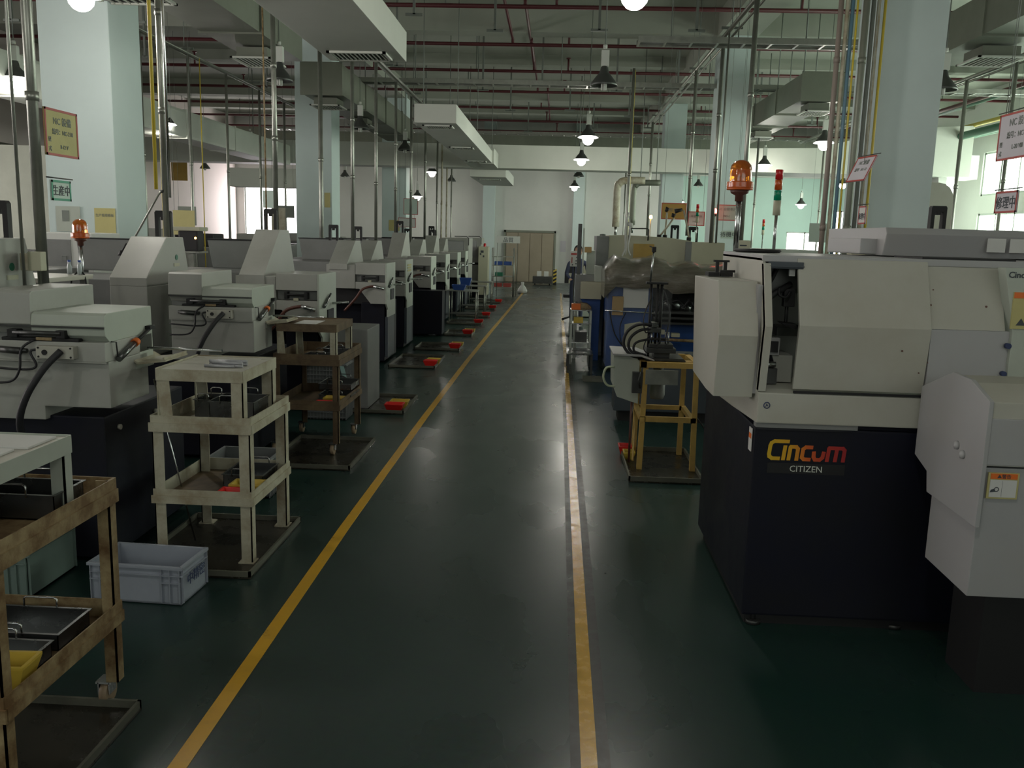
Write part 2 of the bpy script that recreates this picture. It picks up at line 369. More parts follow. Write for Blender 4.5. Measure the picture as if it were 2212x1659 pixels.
# ============================================================ floor markings
def strip(pts, wdt, z0, z1):
    mb = MB()
    for (x0, y0), (x1, y1) in zip(pts, pts[1:]):
        mb.prism([(x0-wdt/2, y0), (x0+wdt/2, y0), (x1+wdt/2, y1), (x1-wdt/2, y1)], 'z', z0, z1)
    return mb
LL = [(-1.175, 0.3), (-1.18, 2.6), (-1.203, 5), (-1.204, 8.2), (-1.18, 12), (-1.14, 15.5), (-1.05, 21), (-0.965, 27)]
RL = [(0.165, 0.3), (0.17, 2.7), (0.184, 7.85), (0.186, 12.3), (0.18, 18), (0.178, 27)]
a = solo('floor_line', strip(LL, 0.062, 0.0, 0.002), 'line_yellow', 'yellow painted floor line along the left side of the aisle', 'floor line', (-1.18, 2.6, 0), 'aisle lines')
a = solo('floor_line', strip(RL, 0.056, 0.0022, 0.004), 'line_worn', 'worn yellow floor line with black tape edges on the right side of the aisle', 'floor line', (0.17, 2.7, 0), 'aisle lines')
strip([(x+0.005, y) for x, y in RL[:5]], 0.135, 0.0, 0.0018).build('black_tape', 'tape_black', a, world=True)
# ============================================================ PIPES UNDER THE CEILING
PY = [14.5, 17.3, 20.0, 22.8, 25.65, 28.5, 31.3]
PX = [(-0.55, 1.0), (-1.0, 0.8)]
rng = random.Random(3)
for i, y in enumerate([11.7]+PY):
    if i == 0:
        lab = 'dark red sprinkler pipe at the top edge, nearest of the cross pipes'
    else: lab = 'dark red sprinkler pipe crossing the hall below the ceiling, %s from the camera' % ORD[i]
    t = thing('sprinkler_pipe', lab, 'pipe', (0, y, 5.25), 'red sprinkler pipes')
    MB().tube([(XL+0.1, 0, 0), (XR-0.1, 0, 0)], 0.034, 10).build('pipe_run', 'pipe_red', t)
    for k in range(8):
        x = -10.4+k*2.8+rng.uniform(-0.5, 0.5)
        MB().tube([(x, 0, 0), (x, 0, ZC-5.25)], 0.012, 6).build('hanger_rod', 'hanger', t)
    for k in range(5):
        x = -8.2+k*4+rng.uniform(-0.4, 0.4)
        MB().tube([(x, 0, 0), (x, 0, 0.26)], 0.022, 6).lathe([(0.0, 0.3), (0.05, 0.29), (0.05, 0.27), (0.0, 0.26)], x, 0, 10).build('sprinkler_head', 'pipe_red', t)
# red feed pipe stepping along the hall between the cross pipes
for k, (x, y0, y1) in enumerate(((-0.95, 11.7, 17.3), (-0.62, 14.5, 20.0), (-0.60, 17.3, 22.8), (-0.35, 22.8, 28.5))):
    solo('branch_pipe', MB().tube([(x, y0, 5.28), (x, y0, 5.36), (x, y1, 5.36), (x, y1, 5.28)], 0.026, 8), 'pipe_red',
         'short red branch pipe running lengthwise between cross pipes, %s from the camera' % ORD[k], 'pipe', (x, y0, 5.28), 'red branch pipes')
# grey vertical hangers between ceiling and services
hx = [(-2.1, 12.9), (-1.0, 13.4), (0.5, 13.2), (1.9, 13.4), (-2.9, 16), (-1.6, 18.5), (-0.4, 18.4), (1.1, 18.6), (2.3, 18.4), (-3.2, 21.5), (-1.2, 21.6), (0.2, 21.6), (1.6, 21.6), (3.9, 18.6), (5.6, 18.4), (-6.0, 18.4), (-7.4, 16), (-6.2, 13.2), (-8.2, 13.4), (6.8, 13.3), (8.1, 13.4), (4.8, 22.4), (6.1, 22.5), (-0.9, 25.2), (0.9, 25.2), (2.4, 25.3), (-3.0, 25.2)]
for k, (x, y) in enumerate(hx):
    z0 = 4.55+0.2*rng.random()
    o = solo('ceiling_strut', MB().beam((x, y, z0), (x, y, ZC), 0.035).beam((x-0.12, y, z0), (x+0.12, y, z0), 0.035), 'hanger',
         'grey steel strut hanging from the ceiling among the pipes', 'strut', (x, y, ZC), 'grey ceiling struts')
# transverse cable trays
def cable_tray(y, z, x0, x1, lab):
    t = thing('cable_tray', lab, 'cable tray', (0, y, z), 'cable trays')
    mb = MB().box(x0, x1, -0.16, -0.14, -0.03, 0.05).box(x0, x1, 0.14, 0.16, -0.03, 0.05)
    x = x0
    while x < x1: mb.box(x, x+0.03, -0.14, 0.14, -0.03, -0.01); x += 0.35
    mb.build('tray_ladder', 'galv', t)
    for k in range(3): MB().tube([(x0, -0.08+0.08*k, 0.01), (x1, -0.08+0.08*k, 0.01)], 0.018, 6).build('cable', 'hanger', t)
    for k in range(5):
        x = x0+(x1-x0)*(k+0.5)/5; MB().tube([(x, 0, 0), (x, 0, ZC-z)], 0.008, 6).build('hanger_rod', 'hanger', t)
cable_tray(17.05, 4.5, -4.1, 9.5, 'grey cable tray crossing the hall in front of the fourth red pipe')
cable_tray(12.6, 4.36, 1.0, 5.5, 'short grey conduit tray at the upper right, in front of the right columns')
cable_tray(27.5, 4.75, -9, 10, 'thin grey cable tray crossing far down the hall above the white duct')
# ============================================================ DUCTS
def grille(parent, x0, x1, y0, y1, z, n=9, m='white_duct'):
    g = MB().box(x0, x1, y0, y0+0.03, z-0.02, z).box(x0, x1, y1-0.03, y1, z-0.02, z).box(x0, x0+0.03, y0, y1, z-0.02, z).box(x1-0.03, x1, y0, y1, z-0.02, z).build('vent_frame', m, parent, world=True)
    s = MB()
    for i in range(n):
        x = x0+0.04+(x1-x0-0.1)*i/(n-1); s.box(x, x+0.007, y0+0.03, y1-0.03, z-0.018, z-0.004)
    s.build('slats', m, g, world=True)
    box(x0+0.02, x1-0.02, y0+0.02, y1-0.02, z-0.004, z-0.001).build('dark_gap', 'black', g, world=True)
t = thing('air_duct', 'big white air duct overhead at the top centre, with a slatted grille near its end', 'duct', (-1.9, 9.0, 3.4), 'white ducts')
box(-2.30, -1.545, 2.6, 9.05, 3.4, 3.68, bev=0.006).build('duct_body', 'white_duct', t, world=True)
grille(t, -2.22, -1.66, 8.55, 8.95, 3.4, 12)
for y in (3.2, 7.8): MB().tube([(-2.25, y, 3.6), (-2.25, y, ZC)], 0.008, 6).tube([(-1.6, y, 3.6), (-1.6, y, ZC)], 0.008, 6).build('hanger_rod', 'hanger', t, world=True)
t = thing('air_duct', 'long white air duct running lengthwise down the hall to the white cross duct', 'duct', (-1.9, 13.9, 3.4), 'white ducts')
box(-2.25, -1.60, 13.9, 22.9, 3.4, 3.68, bev=0.006).build('duct_body', 'white_duct', t, world=True)
box(-1.9, -1.55, 21.4, 22.9, 3.38, 3.74, bev=0.006).build('duct_collar', 'white_duct', t, world=True)
for y in (14.15, 17.6, 20.8): grille(t, -2.16, -1.70, y, y+0.4, 3.4, 12)
for y in (14.5, 18, 22): MB().tube([(-2.2, y, 3.6), (-2.2, y, ZC)], 0.008, 6).tube([(-1.65, y, 3.6), (-1.65, y, ZC)], 0.008, 6).build('hanger_rod', 'hanger', t, world=True)
t = thing('air_duct', 'short white duct stub continuing beyond the cross duct, above the brown door', 'duct', (-1.8, 23.9, 3.3), 'white ducts')
box(-2.35, -1.40, 23.75, 28.0, 3.22, 3.5, bev=0.006).build('duct_body', 'white_duct', t, world=True)
grille(t, -2.2, -1.6, 24.6, 25.0, 3.22, 10)
t = thing('air_duct', 'wide white duct crossing the whole hall in front of the back wall', 'duct', (0, 23.0, 3.4), 'white ducts')
box(XL+0.05, 10.4, 23.0, 23.7, 3.40, 3.98, bev=0.006).build('duct_body', 'white_duct', t, world=True)
for x in (-8, -4.1, 0.5, 4.5, 8.5): MB().tube([(x, 23.35, 3.9), (x, 23.35, ZC)], 0.012, 6).build('hanger_rod', 'hanger', t, world=True)
solo('air_duct', MB().prism([(4.3, 3.4), (9.9, 3.4), (9.9, 4.6), (8.2, 4.5), (6.2, 4.0), (4.3, 3.95)], 'y', 22.3, 23.0, bev=0.006), 'white_duct',
     'white flared duct piece rising to the right behind the right columns', 'duct', (7, 22.6, 3.4), 'white ducts')
t = thing('air_duct', 'white rounded duct at the left, running down the hall behind the nearest left column', 'duct', (-6.9, 12, 3.35), 'white ducts')
box(-7.45, -6.9, 10.4, 22.95, 3.34, 3.84, bev=0.05).build('duct_body', 'white_duct', t, world=True)
for y in (11.5, 14, 16.5, 19, 21.5): box(-7.465, -6.885, y-0.02, y+0.02, 3.325, 3.855, bev=0.01).build('joint_ring', 'white_duct', t, world=True)
MB().tube([(-7.1, 14.6, 3.45), (-7.9, 15.2, 2.9), (-9.5, 16.4, 2.85), (-11.9, 17.0, 3.2)], 0.22, 14, smooth=5).build('branch_duct', 'galv_duct', t, world=True)
def metal_duct(lab, x0, x1, ys, z0, z1, vents):
    t = thing('air_duct', lab, 'duct', ((x0+x1)/2, ys[0], z0), 'galvanised ducts')
    for i in range(len(ys)-1):
        box(x0+0.004*i, x1-0.004*i, ys[i]+0.012, ys[i+1], z0, z1-0.05*i*0).build('duct_section', 'galv_duct', t, world=True)
        box(x0-0.02, x1+0.02, ys[i], ys[i]+0.03, z0-0.02, z1+0.02).build('flange', 'galv_duct', t, world=True)
    for (vx0, vx1, vy0, vy1) in vents:
        nk = box(vx0+0.06, vx1-0.06, vy0+0.06, vy1-0.06, z0-0.14, z0-0.02).build('vent_neck', 'galv_duct', t, world=True)
        grille(t, vx0, vx1, vy0, vy1, z0-0.14, 9)
    for y in ys: MB().tube([(x0, y, z1), (x0, y, ZC)], 0.01, 6).tube([(x1, y, z1), (x1, y, ZC)], 0.01, 6).build('hanger_rod', 'hanger', t, world=True)
metal_duct('grey-green metal duct at the upper left with a framed ceiling vent under it', -4.12, -3.42, [4.5, 6.6, 8.7, 10.3, 12.0], 3.92, 4.35, [(-4.02, -3.52, 10.95, 11.6), (-4.3, -3.6, 7.6, 8.5)])
metal_duct('grey-green metal duct further down the hall above the second left column', -4.40, -3.72, [15.3, 17.2, 19.2, 21.2, 22.9], 4.0, 4.5, [(-4.32, -3.8, 15.5, 16.1), (-4.3, -3.85, 18.2, 18.8)])
metal_duct('grey-green metal duct right of the second right column, with square vents below', 3.85, 4.5, [14.9, 16.6, 18.4, 20.2, 22.2], 4.0, 4.42, [(3.95, 4.4, 15.0, 15.6), (3.95, 4.4, 18.9, 19.5)])
metal_duct('grey-green metal duct at the upper right corner, behind the nearest right column', 4.6, 5.5, [8.6, 10.4, 12.2], 4.05, 4.5, [(4.75, 5.3, 10.8, 11.4)])
solo('air_duct', box(XL+0.1, XR-0.1, 31.6, 32.3, 4.7, 5.3), 'galv_duct', 'dark olive duct crossing high up in front of the back wall', 'duct', (0, 32, 4.7), 'galvanised ducts')
# right wall services
for k, (x, z, r, m, nm) in enumerate(((9.6, 4.35, 0.09, 'pipe_green', 'dark green'), (9.9, 4.62, 0.05, 'pipe_yellow', 'yellow'), (9.3, 4.95, 0.06, 'pipe_green', 'upper dark green'), (9.0, 4.9, 0.045, 'pipe_red', 'red'), (10.2, 4.45, 0.07, 'pipe_green', 'wide green'))):
    solo('service_pipe', MB().tube([(x, 6, z), (x, 32.5, z)], r, 10), m, '%s service pipe running lengthwise above the right-hand windows' % nm, 'pipe', (x, 6, z), 'service pipes at the right wall')
# ============================================================ CONDUIT RUNS AND POLES
def run_pipe(x, z, y0, y1, lab):
    t = thing('conduit_run', lab, 'conduit', (x, y0, z), 'lengthwise conduit runs')
    MB().tube([(x, y0, z), (x, y1, z)], 0.03, 10).build('conduit', 'galv', t, world=True)
    MB().tube([(x+0.09, y0, z-0.02), (x+0.09, y1, z-0.02)], 0.016, 8).build('conduit', 'galv', t, world=True)
    y = y0+1
    while y < y1:
        MB().beam((x-0.1, y, z+0.04), (x+0.18, y, z+0.04), 0.03).tube([(x+0.04, y, z+0.04), (x+0.04, y, ZC)], 0.007, 6).build('bracket', 'hanger', t, world=True); y += 2.9
run_pipe(-2.9, 4.34, 5, 19.5, 'grey conduit run overhead joining the poles of the left machine row')
run_pipe(-5.6, 4.27, 9.4, 21, 'grey conduit run overhead at the far left behind the nearest column')
run_pipe(2.2, 4.5, 8.6, 22.5, 'grey conduit run overhead joining the poles of the right machine row')
run_pipe(6.0, 4.2, 8.5, 23, 'grey conduit run overhead beyond the nearest right column')
def pole(x, y, z0, z1, r, m, lab, box_at=None, grp='conduit poles of the left row'):
    t = thing('conduit_pole', lab, 'pole', (x, y, z0), grp)
    MB().tube([(0, 0, 0), (0, 0, z1-z0)], r, 12).build('tube', m, t)
    if r > 0.018:
        for zz in (0.35, 0.62): MB().tube([(0, 0, (z1-z0)*zz), (0, 0, (z1-z0)*zz+0.05)], r*1.22, 12).build('coupling', m, t)
    if box_at: box(-0.05, 0.09, -0.04, 0.05, box_at[0]-z0, box_at[1]-z0, bev=0.006).build('junction_box', 'cream', t)
    return t
lp = [(4.88, 1.36, 0.03, 'galv', 'thick grey conduit pole at the left edge carrying the two hanging signs'),
      (4.70, 1.40, 0.009, 'galv', 'thin greenish conduit left of the thick sign pole'),
      (6.36, 2.0, 0.013, 'pipe_yellow', 'bright yellow pipe coming down beside the nearest left column'),
      (6.48, 1.60, 0.024, 'galv', 'pale thick conduit pole just right of the bright yellow pipe'),
      (6.58, 1.95, 0.011, 'steel', 'thin shiny conduit against the pale pole by the yellow pipe'),
      (9.11, 1.70, 0.025, 'galv', 'thick conduit pole above the black loop on the tall third hood'),
      (8.80, 1.70, 0.008, 'worn_cream', 'thin tan pipe left of the thick pole over the third hood'),
      (10.78, 1.45, 0.027, 'galv', 'thick grey conduit pole in front of the second left column'),
      (12.56, 1.45, 0.025, 'galv', 'grey conduit pole, first one right of the second left column'),
      (14.19, 1.45, 0.025, 'galv', 'grey conduit pole, second one right of the second left column'),
      (15.92, 1.45, 0.025, 'galv', 'grey conduit pole, third one right of the second left column'),
      (17.59, 1.5, 0.025, 'galv', 'grey conduit pole, fourth one right of the second left column'),
      (19.46, 1.4, 0.025, 'galv', 'grey conduit pole, fifth one right of the second left column'),
      (21.41, 0.02, 0.022, 'galv', 'far conduit pole, first of the pale cluster below the white ducts'),
      (22.27, 0.02, 0.022, 'worn_white', 'far pale conduit pole, second of the cluster below the white ducts'),
      (23.3, 0.02, 0.020, 'worn_white', 'far pale conduit pole, third of the cluster below the white ducts'),
      (24.3, 0.02, 0.020, 'galv', 'farthest conduit pole of the left row, last of the pale cluster')]
for y, z0, r, m, lab in lp:
    x = -2.9; z1 = 4.33 if y < 19.6 else 3.9
    if y == 6.48: x, y, z0 = -3.085, 6.92, 1.657
    if y == 10.78: x, y, z0, r = -3.38, 12.68, 0.02, 0.031
    pole(x, y, z0, z1, r, m, lab)
for k, (y, m) in enumerate(((11.95, 'galv'), (13.51, 'galv'), (15.05, 'galv'), (16.71, 'galv'), (18.23, 'galv'))):
    pole(-5.6, y, 0.02, 4.26, 0.022, m, 'grey conduit pole between the first two left columns, %s from the camera' % ORD[k], grp='conduit poles between the left columns')
for k, (x, y) in enumerate(((-5.48, 12.2), (-5.5, 13.7), (-5.45, 17.0))):
    pole(x, y, 0.02, 4.26, 0.008, 'pipe_yellow', 'thin yellow pipe beside the grey poles between the left columns, %s from the camera' % ORD[k], grp='thin yellow pipes left')
for k, (y, z0, r) in enumerate(((10.8, 1.6, 0.03), (12.86, 1.7, 0.027), (12.45, 1.7, 0.014), (15.26, 1.8, 0.026), (21.95, 1.8, 0.03))):
    lab = ['thick grey conduit pole right behind the large amber beacon', 'grey conduit pole left of the second right column', 'thin conduit beside the pole left of the second right column', 'grey conduit pole above the two black loops of the right row', 'grey conduit pole with an orange glow lamp, right row'][k]
    pole(2.2, y, z0, 4.5, r, 'galv', lab, grp='conduit poles of the right row')
pole(1.12, 14.5, 0.02, 4.36, 0.024, 'galv', 'pale conduit pole left of all the others in the right row', grp='conduit poles of the right row')
pole(1.15, 14.62, 0.02, 4.36, 0.010, 'pipe_yellow', 'thin yellow pipe hugging the leftmost pole of the right row', grp='conduit poles of the right row')
mat('riser_brown', (0.22, 0.18, 0.155), 0.5)
cl = [(2.37, 1.0, 0.022, 'riser_brown', 'brownish pipe, leftmost of the bundle beside the nearest right column'), (2.425, 1.0, 0.017, 'worn_white', 'pale pipe in the bundle beside the nearest right column, next to the brownish one'),
      (2.47, 1.0, 0.016, 'pipe_blue', 'blue pipe in the bundle beside the nearest right column'), (2.51, 1.0, 0.009, 'pipe_yellow', 'thin yellow pipe next to the blue pipe in the right bundle'),
      (2.585, 1.0, 0.028, 'galv_duct', 'dark square-looking riser behind the tilted sign, right bundle'), (2.645, 1.0, 0.014, 'worn_white', 'thin pale pipe right of the dark riser in the right bundle'),
      (2.69, 1.0, 0.018, 'hanger', 'grey pipe third from the right column in the right bundle'), (2.735, 1.0, 0.016, 'worn_white', 'pale pipe second from the right column in the right bundle'), (2.79, 1.0, 0.012, 'pipe_yellow', 'yellow pipe hugging the nearest right column')]
for x, z0, r, m, lab in cl: pole(x, 8.12 if x < 2.6 else 8.26, 0.0, ZC-0.45, r, m, lab, grp='riser pipes beside the nearest right column')
pole(6.0, 13.94, 0.0, 4.2, 0.028, 'galv', 'grey conduit pole right of the nearest right column', grp='conduit poles right side')
pole(6.0, 12.5, 0.0, 4.2, 0.024, 'galv', 'grey conduit pole behind the large lilac sign at the right edge', grp='conduit poles right side')
for k, (x, y) in enumerate(((2.1, 28.5), (5.0, 24.5), (6.3, 22), (4.1, 19))):
    pole(x, y, 0, 4.0, 0.022, 'galv', 'distant grey pole between the second and nearest right columns, %s from the camera' % ORD[[3, 2, 1, 0][k]], grp='distant poles right')
# ============================================================ LAMPS
def lamp_shape(lit, lab):
    t = thing('pendant_lamp', lab, 'lamp', (0, 0, 0), 'high-bay pendant lamps')
    MB().tube([(0, 0, 0.42), (0, 0, ZC-3.5)], 0.006, 6).build('cord', 'hanger', t)
    MB().lathe([(0, 0.46), (0.025, 0.46), (0.025, 0.42), (0.0, 0.42)], n=10).box(-0.04, 0.05, -0.035, 0.035, 0.22, 0.40, bev=0.006).build('ballast_box', 'bulb_off', t)
    sh = MB().lathe([(0.03, 0.23), (0.045, 0.2), (0.055, 0.15), (0.10, 0.10), (0.15, 0.03), (0.165, 0.0), (0.158, 0.0), (0.14, 0.03), (0.09, 0.095), (0.045, 0.14), (0.02, 0.15)], n=24).build('lamp_shade', 'lamp_shade', t)
    if lit: MB().lathe([(0.085, 0.075), (0.125, 0.045), (0.168, 0.008), (0.188, -0.004), (0.168, -0.012), (0.10, -0.01)], n=24).build('added_glow_rim', 'lamp_glow_disc', t)  # emissive rim added to widen the lit bulb's glow
    b = MB()
    if lit: b.lathe([(0.0, 0.09), (0.05, 0.085), (0.085, 0.04), (0.10, -0.005), (0.103, -0.03), (0.09, -0.08), (0.06, -0.115), (0.03, -0.13), (0.0, -0.135)], n=22)  # bulb enlarged to take in its glow
    else:
        for k in range(5): a = k*2*math.pi/5; b.tube([(0.025*math.cos(a), 0.025*math.sin(a), 0.12), (0.025*math.cos(a), 0.025*math.sin(a), -0.05)], 0.011, 8)
    b.build('bulb', 'bulb_on' if lit else 'bulb_off', t)
    if lit: MB().tube([(0.166*math.cos(a*math.pi/12), 0.166*math.sin(a*math.pi/12), 0.0) for a in range(25)], 0.006, 6, cap=False).build('shade_rim', 'lamp_inside', t)
    return t
LIT = [((0.50, 6.75), 'lit pendant lamp cut by the top edge of the picture over the aisle'), ((0.50, 16.39), 'lit pendant lamp over the aisle, upper of the column of three glowing ones'), ((0.51, 21.16), 'lit pendant lamp over the aisle, middle of the column of three glowing ones'),
       ((0.54, 30.6), 'lit pendant lamp over the aisle, lowest and smallest of the three glowing ones'), ((-3.78, 26.75), 'lit pendant lamp over the left row, the higher of two by the far poles'), ((-4.82, 30.6), 'lit pendant lamp over the left row, the lower of two by the far poles'),
       ((-6.85, 11.2), 'lit pendant lamp at the far left edge beside the sign pole'), ((-3.75, 7.05), 'lit pendant lamp glowing at the top edge against the nearest left column'), ((-6.98, 15.79), 'lit pendant lamp seen behind the yellow pipe'),
       ((4.70, 16.44), 'lit pendant lamp left of the pipe bundle at the nearest right column'), ((4.81, 21.53), 'lit pendant lamp just right of the large amber beacon'), ((8.15, 30.6), 'small lit pendant lamp in front of the mint back wall'),
       ((8.6, 27.76), 'lit pendant lamp seen just left of the tilted sign'), ((4.12, 30.8), 'small lit pendant lamp above the gold notice')]
UNLIT = [((0.49, 10.85), 'unlit pendant lamp over the aisle, largest one in the centre'), ((0.59, 27.05), 'unlit pendant lamp over the aisle between two glowing ones'), ((-3.42, 10.97), 'unlit pendant lamp under the framed vent at the upper left'),
         ((-3.52, 15.85), 'unlit pendant lamp right of the second left column'), ((-3.40, 19.78), 'unlit dark pendant lamp further along the left row, beside the conduit poles'), ((-7.09, 20.46), 'unlit pendant lamp left of the second left column'),
         ((-11.0, 27.59), 'unlit pendant lamp at the far left in front of the gold poster'), ((-7.18, 29.98), 'unlit pendant lamp right of the second left column, in front of the pink wall'), ((-3.73, 31.2), 'unlit pendant lamp near the white cross duct, far end of the left row'),
         ((4.66, 30.36), 'unlit pendant lamp above the black loops of the right row'), ((4.34, 10.71), 'unlit pendant lamp right of the nearest right column')]
EXTRA = [(0.5, 1.5), (-3.6, 1.8), (4.6, 5.9)]   # unseen lamps added for light above and behind the camera, continuing the rows
lit0 = lamp_shape(True, LIT[0][1]); un0 = lamp_shape(False, UNLIT[0][1]); index_kids()
def put_light(x, y, z, pw=LAMP_W):
    l = bpy.data.lights.new('lamp_light', 'POINT'); l.energy = pw; l.shadow_soft_size = 0.07; l.color = (1.0, 0.96, 0.86)
    o = bpy.data.objects.new('lamp_light', l); C.objects.link(o); o.location = (x, y, z)
for k, ((x, y), lab) in enumerate(LIT):
    z = 2.93 if y > 30 and x < 0 else (2.98 if y > 30 and x > 3 else (3.38 if y > 30 else 3.5))
    if k: l_ = dup(lit0, (x, y, z), lab)
    else: lit0.location = (x, y, z)
    if k and z < 3.5:
        for ch in bpy.data.objects:
            if ch.parent == l_ and ch.name.startswith('cord'): ch.scale.z = (ZC-z)/2.25
    put_light(x, y, z-0.22)
for k, (x, y) in enumerate(EXTRA):
    dup(lit0, (x, y, 3.5), ['unseen lit pendant lamp added above the camera position', 'unseen lit pendant lamp added over the left row behind the camera', 'unseen lit pendant lamp added over the right row above the large ivory lathe'][k]); put_light(x, y, 3.28, 13.0)
for k, ((x, y), lab) in enumerate(UNLIT):
    if k: dup(un0, (x, y, 3.5), lab)
    else: un0.location = (x, y, 3.5)
# ============================================================ LEFT MACHINE ROW
def black_loop(parent, x, y, z, s=1.0):
    mb = MB().prism([(-0.065*s, 0), (-0.065*s, 0.2*s), (-0.055*s, 0.215*s), (0.055*s, 0.215*s), (0.065*s, 0.2*s), (0.065*s, 0), (0.035*s, 0), (0.035*s, 0.165*s), (0.015*s, 0.165*s), (0.015*s, 0.14*s), (-0.015*s, 0.14*s), (-0.015*s, 0.165*s), (-0.035*s, 0.165*s), (-0.035*s, 0)], 'y', -0.02, 0.02)
    o = mb.build('lifting_bracket', 'black', parent); o.location = (x, y, z); return o
def machine_wide(label):
    """lathe with a stepped two-level cover: x runs away from the aisle (negative), y away from the camera"""
    t = thing('lathe', label, 'machine', (-2.2, 4.2, 0), 'lathes of the left row')
    MB().box(-3.0, -0.06, 0.06, 1.0, 0.03, 0.78, bev=0.008).build('base', 'navy', t)
    for y in (0.2, 0.62): MB().tube([(-0.06, y, 0.70), (-0.045, y, 0.70)], 0.014, 12).build('bolt', 'ivory_paint', t)
    box(-0.62, 0.0, 0.02, 0.44, 0.835, 1.072, bev=0.008).build('lower_panel', 'grey_paint', t)
    box(-0.62, -0.34, 0.02, 0.5, 0.765, 0.85, bev=0.006).build('skirt', 'grey_paint', t)
    MB().box(-0.62, 0.0, -0.012, 0.5, 1.072, 1.168, bev=0.005).box(-0.62, 0.003, -0.014, -0.010, 1.066, 1.072).build('middle_band', 'grey_paint', t)
    box(-0.62, -0.01, 0.05, 0.5, 1.168, 1.25).build('recess', 'mid_grey', t)
    MB().prism([(-0.01, 1.252), (0, 1.3), (0.02, 1.312), (0.5, 1.312), (0.51, 1.0), (0.35, 1.0), (0.35, 1.168), (0.04, 1.168), (0.0, 1.2)], 'x', -0.37, 0.0, bev=0.004).build('cover', 'mint_paint', t)
    MB().prism([(-0.01, 1.252), (0, 1.40), (0.02, 1.412), (0.6, 1.412), (0.6, 1.2), (0.04, 1.2)], 'x', -0.62, -0.37, bev=0.005).build('raised_cover', 'grey_paint', t)
    box(-0.62, 0.0, -0.014, -0.006, 1.236, 1.246).build('cover_edge', 'dark_steel', t)
    h = MB().box(-0.48, -0.43, -0.03, 0.05, 1.185, 1.225, bev=0.004).box(-0.235, -0.19, -0.03, 0.05, 1.185, 1.225, bev=0.004).build('handle', 'black', t)
    MB().tube([(-0.45, -0.025, 1.21), (-0.21, -0.025, 1.21)], 0.011, 10).tube([(-0.45, -0.01, 1.195), (-0.21, -0.01, 1.195)], 0.009, 10).build('handle_bar', 'dark_steel', h)
    box(-0.52, -0.13, -0.012, 0.03, 1.168, 1.184, bev=0.003).build('rail', 'black', t)
    box(-0.345, -0.265, -0.015, 0.02, 1.172, 1.198, bev=0.003).build('limit_switch', 'worn_cream', t)
    p = box(-0.325, -0.137, -0.055, -0.010, 1.088, 1.15, bev=0.004).build('connector_plate', 'ivory_paint', t)
    for x in (-0.312, -0.15):
        for z in (1.098, 1.142): MB().tube([(x, -0.055, z), (x, -0.058, z)], 0.005, 8).build('screw', 'black', p)
    MB().tube([(-0.28, -0.05, 1.12), (-0.28, -0.062, 1.12)], 0.013, 12).build('knob', 'black', p)
    MB().tube([(-0.195, -0.06, 1.13), (-0.25, -0.12, 1.05), (-0.32, -0.16, 0.92), (-0.37, -0.15, 0.78), (-0.38, -0.08, 0.62)], 0.017, 12, smooth=6).build('hose', 'rubber', t)
    MB().tube([(-0.52, -0.03, 1.125), (-0.41, -0.035, 1.12)], 0.017, 12).tube([(-0.54, -0.03, 1.125), (-0.38, -0.035, 1.122)], 0.011, 10).build('flow_sight', 'dark_steel', t)
    MB().tube([(-0.35, -0.02, 1.175), (-0.40, -0.05, 1.13), (-0.41, -0.06, 1.03), (-0.46, -0.06, 0.97), (-0.60, -0.05, 0.96)], 0.006, 8, smooth=6).build('thin_cable', 'rubber', t)
    MB().tube([(-0.31, -0.03, 1.13), (-0.355, -0.05, 1.12), (-0.33, -0.05, 1.05), (-0.4, -0.05, 1.03), (-0.6, -0.05, 1.04)], 0.006, 8, smooth=6).build('thin_cable', 'rubber', t)
    g = MB().tube([(0.018, 0.085, 1.078), (0.018, 0.27, 1.14)], 0.017, 12).build('gas_strut', 'tray_steel', t)
    MB().tube([(0.018, 0.27, 1.14), (0.018, 0.45, 1.198)], 0.009, 10).box(0.0, 0.03, 0.42, 0.48, 1.19, 1.21).build('strut_rod', 'black', g)
    MB().tube([(0.018, 0.255, 1.135), (0.018, 0.285, 1.145)], 0.021, 12).build('orange_clamp', 'orange', g)
    MB().tube([(0.0, 0.05, 1.168), (0.022, 0.06, 1.166), (0.02, 0.075, 1.09)], 0.004, 6).build('link_wire', 'dark_steel', t)
    MB().prism([(-0.02, 1.045), (0.02, 1.02), (0.17, 1.04), (0.17, 1.05), (0.02, 1.032), (-0.02, 1.055)], 'y', 0.28, 0.56).box(0.155, 0.165, 0.28, 0.56, 1.045, 1.062).build('part_chute', 'worn_white', t)
    box(-0.08, 0.005, 0.3, 0.5, 0.99, 1.03).build('chute_bracket', 'mint_paint', t)
    # tall hood
    t2 = MB().prism([(0.0, 1.36), (0.36, 1.655), (0.66, 1.655), (0.74, 1.40), (0.74, 1.3), (0.0, 1.3)], 'x', -1.06, -0.78, bev=0.006).build('tall_hood', 'grey_paint', t)
    MB().tube([(-0.779, 0.52, 1.5), (-0.776, 0.52, 1.5)], 0.022, 14).build('round_badge', 'plastic_green', t2)
    box(-0.779, -0.776, 0.47, 0.57, 1.43, 1.455).build('name_plate', 'cream', t2)
    box(-1.06, -0.78, 0.0, 0.74, 0.78, 1.3, bev=0.006).build('hood_column', 'grey_paint', t)
    box(-1.75, -1.06, 0.04, 0.9, 0.78, 1.34, bev=0.008).build('rear_cabinet', 'mid_grey', t)
    box(-2.6, -1.75, 0.12, 1.0, 0.78, 1.38, bev=0.008).build('bar_feeder', 'mid_grey', t)
    MB().prism([(-1.74, 1.36), (-1.77, 1.62), (-1.1, 1.62), (-1.1, 1.36)], 'y', 0.86, 1.06, bev=0.01).build('bar_feeder_cover', 'mid_grey', t)
    box(-1.775, -1.1, 0.855, 1.065, 1.62, 1.628, bev=0.003).build('cover_edge', 'black', t)
